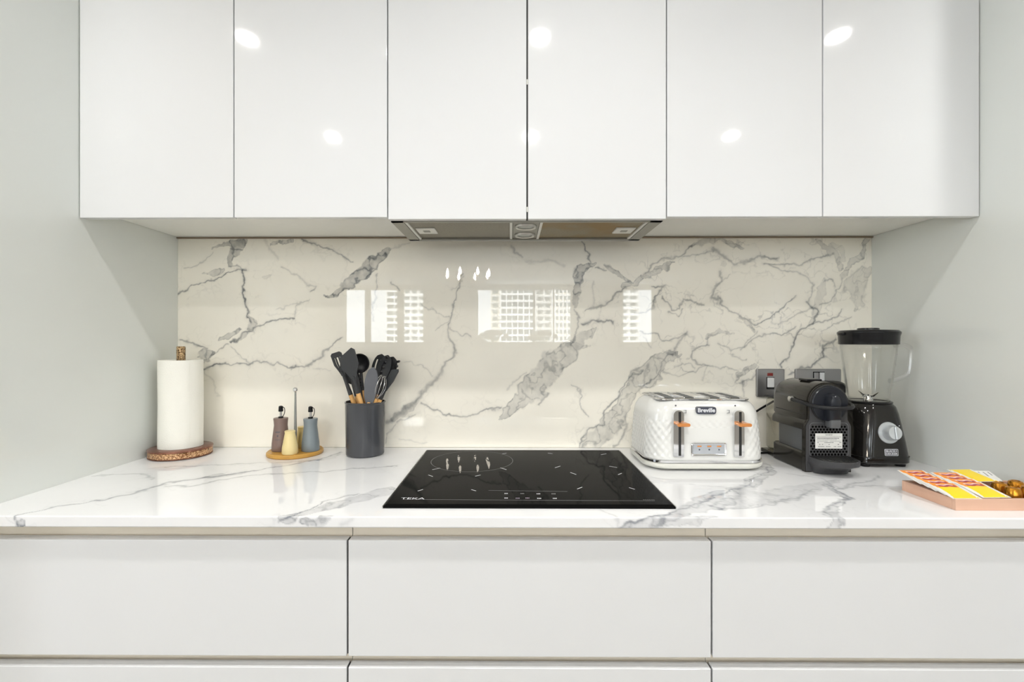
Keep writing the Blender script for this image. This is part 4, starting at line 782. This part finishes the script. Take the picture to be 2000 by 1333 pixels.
# ------------------------------------------------------------------ blender
bx, by = at(1711, 800, 1.335).x-.022, CAM.y+1.335; bx = min(bx, XR-.095)
t = thing('jug_blender', 'black jug blender with clear jar and silver dial by the right panel', 'blender', (bx, by, Z0))
def sq(hx, hy, r_, z, cy=0, n=8): return [(x, y+cy, z) for x, y in rrect(hx, hy, r_, n)]
HB = .166
obj('motor_base', loft(bmesh.new(), [sq(.067, .068, .028, .008), sq(.072, .073, .032, .012), sq(.072, .073, .032, .024), sq(.0705, .0715, .032, .030), sq(.067, .068, .033, .065), sq(.063, .063, .036, .105), sq(.060, .058, .040, .140), sq(.056, .055, .042, .158), sq(.051, .051, .044, HB)]), 'bbase', t, True)
obj('base_seam', loft(bmesh.new(), [sq(.0725, .0735, .032, .0265), sq(.0725, .0735, .032, .0278)]), 'slotdark', t)
for sx in (-1, 1):
    for sy in (-1, 1): obj('foot', lathe([(.012, 0), (.013, .006), (.012, .010)], 16, sx*.048, sy*.050), 'black', t)
def on_front(z): return -np.interp(z, [.03, .065, .105, .14], [.0715, .068, .063, .058])
kz = .092; tilt = math.radians(9)
dk = obj('dial_plate', lathe([(.0285, -.004), (.0285, .002), (.027, .004), (.001, .004)], 40), 'knob', t, True); dk.matrix_local = Matrix.Translation((.006, on_front(kz)+.001, kz)) @ Matrix.Rotation(PI/2-tilt, 4, 'X')
kk = obj('dial_knob', lathe([(.020, .004), (.0185, .022), (.017, .0245), (.001, .0248)], 36), 'knob', dk, True)
gp = obj('grip', B(-.003, .003, -.017, .017, .0235, .0285, .0015), 'knob', dk)
for a in (-60, -20, 20, 60): obj('dial_mark', lathe([(.0014, 0), (.001, .0006)], 10, .036*math.sin(math.radians(a)), .036*math.cos(math.radians(a))), 'print', dk)
lz = .040; fy = on_front(lz)
lg = obj('brand_plate', loft(bmesh.new(), [[(x, y, z) for x, z in rrect(.0175, .0088, .002, 4)] for y in (.002, -.0009)]), 'print', t); lg.matrix_local = Matrix.Translation((.008, fy-.0008, lz+.001)) @ Matrix.Rotation(math.radians(-4), 4, 'X')
obj('plate_face', loft(bmesh.new(), [[(x, y, z) for x, z in rrect(.0165, .0078, .0015, 4)] for y in (.0, -.0012)]), 'ink', lg)
text('brand_text', 'BLACK+', .0080, 'print', lg, (-.0005, -.0015, .0034)); text('brand_text', 'DECKER', .0080, 'print', lg, (-.0005, -.0015, -.0036))
obj('jar_seat', lathe([(.050, HB-.002), (.055, HB+.001), (.055, HB+.004), (.0525, HB+.0055), (.047, HB+.0055), (.047, HB+.004), (.001, HB+.004)], 48), 'black', t, True)
JZ0, JZ1, r0, r1 = HB+.006, .340, .0495, .0675
n = 72; rings = []
def jr(a, s, off=0): 
    rib = sum(math.exp(-((((a-c_+PI) % (2*PI))-PI)/.07)**2) for c_ in (PI*.25, PI*.75, PI*1.25, PI*1.75))
    return r0+(r1-r0)*s-off-.004*rib*(1-s*.6)
for s in np.linspace(0, 1, 8): rings.append([(jr(2*PI*k/n, s)*math.cos(2*PI*k/n), jr(2*PI*k/n, s)*math.sin(2*PI*k/n), JZ0+(JZ1-JZ0)*s) for k in range(n)])
for s in np.linspace(1, .03, 8): rings.append([(jr(2*PI*k/n, s, .0022)*math.cos(2*PI*k/n), jr(2*PI*k/n, s, .0022)*math.sin(2*PI*k/n), JZ0+(JZ1-JZ0)*s) for k in range(n)])
jar = obj('jar', loft(bmesh.new(), rings), 'clear', t, 'all')
ha = math.radians(-12)
hp_ = [(r1-.004, JZ1-.014), (r1+.012, JZ1-.012), (r1+.030, JZ1-.018), (r1+.036, JZ1-.032), (r1+.032, JZ1-.085), (r1+.020, JZ1-.100), (r1-.008, JZ1-.112), (r1-.016, JZ1-.113)]
c3 = [(q.x*math.cos(ha), q.x*math.sin(ha), q.y) for q in curve([(a, b, 0) for a, b in hp_], 6)]
obj('jar_handle', tube(c3, .0066, 12), 'clear2', jar, True)
for k in range(4):
    zz_ = JZ0+.045+k*.028; rr_ = jr(-.35, (zz_-JZ0)/(JZ1-JZ0))+.0003
    obj('volume_mark', B(-.006, .006, -.0004, 0, -.0007, .0007), 'printpurple', jar).matrix_local = Matrix.Translation((rr_*math.cos(-.6), rr_*math.sin(-.6), zz_)) @ Matrix.Rotation(-.6+PI/2, 4, 'Z')
for k in range(4):
    a = PI/2*k+.4; u = .026 if k % 2 else .028
    obj('blade', tube([(0, 0, JZ0+.012), (.5*u*math.cos(a), .5*u*math.sin(a), JZ0+.013), (u*math.cos(a), u*math.sin(a), JZ0+(.024 if k % 2 else .010))], [.003, .003, .0006], 6), 'chrome', t, True)
obj('blade_hub', lathe([(.012, HB+.0045), (.010, JZ0+.010), (.004, JZ0+.016), (.0005, JZ0+.016)], 20), 'chrome', t, True)
ld_ = obj('lid', lathe([(r1-.003, JZ1-.012), (r1+.0018, JZ1-.011), (r1+.003, JZ1+.012), (r1+.0055, JZ1+.019), (r1+.0055, JZ1+.023), (r1, JZ1+.028), (.035, JZ1+.030), (.001, JZ1+.030)], 56), 'black', t, True)
obj('lid_tab', B(-r1-.012, -r1+.004, -.010, .010, JZ1+.014, JZ1+.022, .003), 'black', ld_, True)
obj('fill_cap', lathe([(.026, JZ1+.029), (.026, JZ1+.033), (.024, JZ1+.0345), (.001, JZ1+.0345)], 32), 'black', ld_, True)

# ------------------------------------------------------------------ switch plates and plugs
a, b = onY(1476, 775, 0), onY(1530, 721, 0)
def plate(name, px0, py0, px1, py1, label):
    a, b = onY(px0, py1, 0), onY(px1, py0, 0); hx, hz_ = (b.x-a.x)/2, (b.z-a.z)/2
    t = thing(name, label, 'socket' if 'socket' in name else 'switch', ((a.x+b.x)/2, -.0002, a.z))
    obj('face_plate', loft(bmesh.new(), [[(x, y, z+hz_) for x, z in rrect(hx-i_, hz_-i_, .004, 4)] for y, i_ in ((0, 0), (-.006, 0), (-.0075, .002))]), 'smetal', t)
    return t, hx, hz_
t, hx, hz_ = plate('cooker_switch', 1476, 721, 1530, 775, 'square metal wall switch with white rocker and red neon above the toaster')
q = lambda px, py: (onY(px, py, -.008).x-t.location.x, onY(px, py, -.008).z-t.location.z)
x0, z0 = q(1498, 757); x1, z1 = q(1511, 738)
obj('rocker_switch', B(x0, x1, -.013, -.007, z0, z1, .002), 'rocker', t); obj('neon_window', B(x0+.001, x1-.002, -.0085, -.007, z1+.005, z1+.0145, .0005, 1), 'red', t)
obj('switch_rim', B(x0-.0015, x1+.0015, -.009, -.0072, z0-.006, z1+.0015), 'black', t)
t, hx, hz_ = plate('double_socket', 1551.5, 721, 1640, 775, 'wide metal double wall socket behind the coffee machine')
q = lambda px, py: (onY(px, py, -.008).x-t.location.x, onY(px, py, -.008).z-t.location.z)
for p0, m in ((1589, 'smetal'), (1600, 'rocker')):
    x0, z0 = q(p0, 744); x1, z1 = q(p0+9, 728); obj('rocker_switch', B(x0, x1, -.012, -.007, z0, z1, .001), m, t)
x0, z0 = q(1588, 745.5); x1, z1 = q(1610, 726.5); obj('switch_rim', B(x0, x1, -.009, -.0072, z0, z1), 'black', t)
for px, py, lab in ((1575, 757, 'black plug in the left outlet of the double socket'), (1628, 760, 'large black plug in the right outlet of the double socket')):
    p = onY(px, py, -.03)
    tg = thing('power_plug', lab, 'plug', (p.x, -.0078, p.z))
    k = .72 if px < 1600 else 1.15
    obj('plug_body', loft(bmesh.new(), [[(x, y, z) for x, z in rrect(.024*k*s, .021*k*s, .012*k, 6)] for y, s in ((0, 1), (-.022*k, 1), (-.036*k, .9), (-.042*k, .7))]), 'black', tg, True)
    obj('plug_cable', tube(curve([(0, -.018, -.018*k), (0, -.02, -.05), (.004, -.014, -.10), (.006, -.012, -.15)], 6), .0032, 8), 'black', tg, True)

# ------------------------------------------------------------------ wooden tray with sachets and capsules
p0 = onZ(1866, 998, Z0); p1 = onZ(1762, 958, Z0); X0 = (p0.x+p1.x)/2; Y0 = p0.y; Y1 = p1.y; X1 = XR-.012; H = .0225; wt = .008
t = thing('wooden_tray', 'pale wooden tray holding tea sachets and gold capsules', 'tray', ((X0+X1)/2, (Y0+Y1)/2, Z0)); hx, hy = (X1-X0)/2, (Y1-Y0)/2
obj('tray_floor', B(-hx+wt, hx-wt, -hy+wt, hy-wt, .0005, .006), 'traywood', t)
obj('front_rail', B(-hx, hx, -hy, -hy+wt, 0, H, .0006, 1), 'traywood', t); obj('back_rail', B(-hx, hx, hy-wt, hy, 0, H, .0006, 1), 'traywood', t)
obj('side_rail', B(-hx, -hx+wt, -hy+wt, hy-wt, 0, H, .0006, 1), 'traywood', t); obj('side_rail', B(hx-wt, hx, -hy+wt, hy-wt, 0, H, .0006, 1), 'traywood', t)
SW, SL = .029, .031
def sachet(name, loc, rx, rz, label, front='yellow', band=True, m0='foil', ry=0):
    t = thing(name, label, 'sachet', loc, 0, 'tea sachets on the wooden tray'); t.rotation_euler = (rx, ry, rz)
    bm = bmesh.new(); n = 8; top, bot = [], []
    puff = lambda u, v: .0018*(max(0, 1-u*u)*max(0, 1-v*v))**.5
    G = [[[bm.verts.new((SW*u, SL*v, s*(puff(u/.86, v/.9)+.0003))) for u in np.linspace(-1, 1, n+1)] for v in np.linspace(-1, 1, n+1)] for s in (1, -1)]
    for i in range(n):
        for k in range(n):
            bm.faces.new((G[0][i][k], G[0][i][k+1], G[0][i+1][k+1], G[0][i+1][k])); bm.faces.new((G[1][i][k+1], G[1][i][k], G[1][i+1][k], G[1][i+1][k+1]))
    ed = [(0, k) for k in range(n)]+[(i, n) for i in range(n)]+[(n, n-k) for k in range(n)]+[(n-i, 0) for i in range(n)]
    for (a, b), (c, d) in zip(ed, ed[1:]+ed[:1]): bm.faces.new((G[0][a][b], G[1][a][b], G[1][c][d], G[0][c][d]))
    obj('foil_envelope', bm, m0, t, True)
    def patch(nm, u0, u1, v0, v1, m, lift, wav=0):
        bm = bmesh.new(); U = np.linspace(u0, u1, 9); V = np.linspace(v0, v1, 7)
        g = [[bm.verts.new((SW*u, SL*(v+wav*math.sin(u*9)), puff(u/.86, v/.9)+.0003+lift)) for u in U] for v in V]
        for i in range(6):
            for k in range(8): bm.faces.new((g[i][k], g[i][k+1], g[i+1][k+1], g[i+1][k]))
        return obj(nm, bm, m, t, True)
    if front: patch('printed_face', -.86, .86, -.97, .45 if band else .97, 'yellow', .0002)
    if band:
        patch('orange_band', -.86, .86, .36, .97, 'orangep', .0003); patch('maroon_flash', -.55, .65, .42, .68, 'redp', .0004, .06)
        patch('script_mark', -.62, .50, .60, .72, 'pinkp', .0005, .05)
    return t
zt_ = Z0+.0225
for col, (xc, cnt, cn) in enumerate(((X0+.026, 5, 'left'), (X0+.0865, 4, 'right'))):
    for k in range(cnt):
        f = cnt-1-k
        yc = Y0+.0325+.0165*f+col*.003; zc_ = zt_+.0068+.0023*f+(.0012 if col else 0)
        nm = ['front', 'second', 'third', 'fourth', 'rearmost'][f if f < cnt-1 else 4]
        lab = ('yellow and red tea sachet at the front of the %s row in the tray' % cn) if f == 0 else ('orange topped tea sachet, %s from the front in the %s row on the tray' % (nm, cn)) if f < cnt-1 else ('orange topped tea sachet, rearmost in the %s row on the tray' % cn)
        sachet('tea_sachet', (xc-.002*f, yc, zc_), math.radians(12), math.radians(random.uniform(-1.5, 1.5)), lab)
sachet('tea_sachet', (X0+.142, Y0+.112, zt_+.016), math.radians(9), math.radians(4), 'plain yellow tea sachet lying behind the right row on the tray', band=False)
sc_ = thing('white_sachet', 'white paper sachet with grey print behind the gold capsules', 'sachet', (X0+.176, Y0+.118, zt_+.013)); sc_.rotation_euler = (math.radians(22), 0, math.radians(-4))
obj('paper_envelope', B(-.022, .022, -.018, .018, -.0012, .0012, .0008), 'sticker', sc_)
for k in range(4): obj('print_stroke', B(-.016+k*.010, -.0138+k*.010, -.002+.003*(k % 2), .013, .0012, .0014), 'printgrey', sc_)
def capsule(px, py, dep, label):
    p = at(px, py, dep); zb = Z0+.0061
    t = thing('coffee_capsule', label, 'capsule', (p.x, p.y, zb), 0, 'gold coffee capsules on the wooden tray')
    obj('rim', lathe([(.0170, 0), (.0185, .0006), (.0185, .0014), (.0150, .002)], 32), 'gold', t, True)
    obj('cup', lathe([(.0150, .0018), (.0146, .010), (.0128, .0235), (.0112, .0272), (.0075, .0288), (.0065, .0276), (.0005, .0278)], 32), 'gold', t, True)
capsule(1952, 960, 1.018, 'gold coffee capsule beside the yellow sachet at the tray rear')
capsule(1978, 965, .985, 'gold coffee capsule nearest the front rail of the tray')
capsule(1984, 955, 1.030, 'gold coffee capsule behind the frontmost capsule')
capsule(2010, 963, .99, 'gold coffee capsule cut by the right edge of the picture')

# ------------------------------------------------------------------ what the polished slab mirrors: chandelier, flowers, towers
ch = thing('chandelier', 'brass chandelier with warm candle bulbs hanging in the room behind', 'chandelier', (-.53, -4.3, RZ))
obj('stem_rod', tube([(0, 0, 0), (0, 0, -.42)], .008, 10), 'brass', ch)
for k in range(8):
    a = PI/4*k+.25; r_ = .27
    am = obj('arm', tube(curve([(0, 0, -.38), (r_*.5*math.cos(a), r_*.5*math.sin(a), -.43), (r_*math.cos(a), r_*math.sin(a), -.38)], 6), .006, 8), 'brass', ch, True)
    obj('bulb', lathe([(.008, -.37), (.017, -.345), (.012, -.31), (.002, -.28)], 12, r_*math.cos(a), r_*math.sin(a)), 'bulb', am, True)
dtb = thing('dining_table', 'round white dining table in the room behind', 'table', (-.6, -5.6, 0))
obj('table_top', lathe([(.58, .72), (.6, .73), (.6, .75), (.001, .75)], 48), 'tablew', dtb); obj('pedestal', lathe([(.28, 0), (.28, .02), (.05, .06), (.05, .72)], 32), 'tablew', dtb, True)
def bouquet(x, y, z, R_, label):
    t = thing('flower_vase', label, 'vase', (x, y, z)); obj('vase', lathe([(.05, 0), (.08, .06), (.07, .16), (.04, .24), (.045, .26)], 28), 'vase', t, True)
    rs = random.Random(3)
    for k in range(26):
        a, b = rs.uniform(0, 2*PI), rs.uniform(0, 1); c = Vector((R_*math.cos(a)*b, R_*math.sin(a)*b, .42+R_*.55*math.sqrt(1-b*b)))
        bm = bmesh.new(); bmesh.ops.create_icosphere(bm, subdivisions=2, radius=.05, matrix=Matrix.Translation(c)); fl = obj('blossom', bm, 'leaf', t, True)
        obj('flower_stem', tube([(0, 0, .2), c*.9], .004, 6), 'stem', fl)
bouquet(-.6, -5.6, .75, .2, 'white vase of cream blossoms on the round dining table')
ct_ = thing('console_table', 'narrow white console table under the rear windows', 'table', (.3, -7.7, 0))
obj('table_top', B(-.9, .9, -.2, .2, .80, .84, .005), 'tablew', ct_)
for sx in (-1, 1):
    for sy in (-1, 1): obj('leg', B(sx*.84-.025, sx*.84+.025, sy*.16-.025, sy*.16+.025, 0, .80), 'tablew', ct_)
bouquet(-.35, -7.7, .84, .30, 'white vase with a wide cream bouquet on the console table'); bouquet(.62, -7.7, .84, .28, 'white vase of cream blossoms on the right of the console table')
def tower(x, y, w_, m, label, cols, slab=1.0, deep=1.4):
    h = 100; t = thing('tower_block', label, 'building', (x, y, -45)); hw = w_/2
    obj('core', B(-hw, hw, -12, 0, 0, h), m, t); me = None
    for k in range(13):
        if me is None: o = obj('floor_band', B(-hw-.2, hw+.2, 0, deep, 0, slab), 'tower2', t); me = o.data
        else: o = bpy.data.objects.new('floor_band', me); C.objects.link(o); o.parent = t
        o.location = (0, 0, 45-9+k*3.2)
    me = None
    for k in range(cols+1):
        if me is None: o = obj('pier', B(-.25, .25, 0, deep-.2, 34, 80), 'tower2', t); me = o.data
        else: o = bpy.data.objects.new('pier', me); C.objects.link(o); o.parent = t
        o.location = (-hw+w_*k/cols, 0, 0)
    if m == 'glz': return
    me = None
    for k in range(13):
        for c in range(cols):
            if me is None: o = obj('window', B(-.28*w_/cols, .28*w_/cols, 0, .15, 0, 1.5), 'glz', t); me = o.data
            else: o = bpy.data.objects.new('window', me); C.objects.link(o); o.parent = t
            o.location = (-hw+w_*(c+.5)/cols, 0, 45-7.6+k*3.2)
tower(-7.6, -226, 4.6, 'tower', 'slim cream tower block outside the rear window', 1, .6, .4)
tower(3.2, -220, 16, 'glz', 'glazed tower block with white floor bands outside', 6)
tower(15.9, -228, 7.5, 'tower2', 'white tower block between the glazed and the cream tower', 2)
tower(25.6, -222, 9.5, 'tower', 'cream tower block with rows of small windows outside on the right', 5, .7, .4)
tower(-46.0, -224, 11, 'tower2', 'white balcony tower block outside the left window', 3, 1.3)
tower(-58.5, -236, 8, 'glz', 'distant glazed tower block outside the left window', 2, 1.2)
tower(55.5, -222, 9, 'tower2', 'white tower block outside the narrow right window', 2, 1.3)
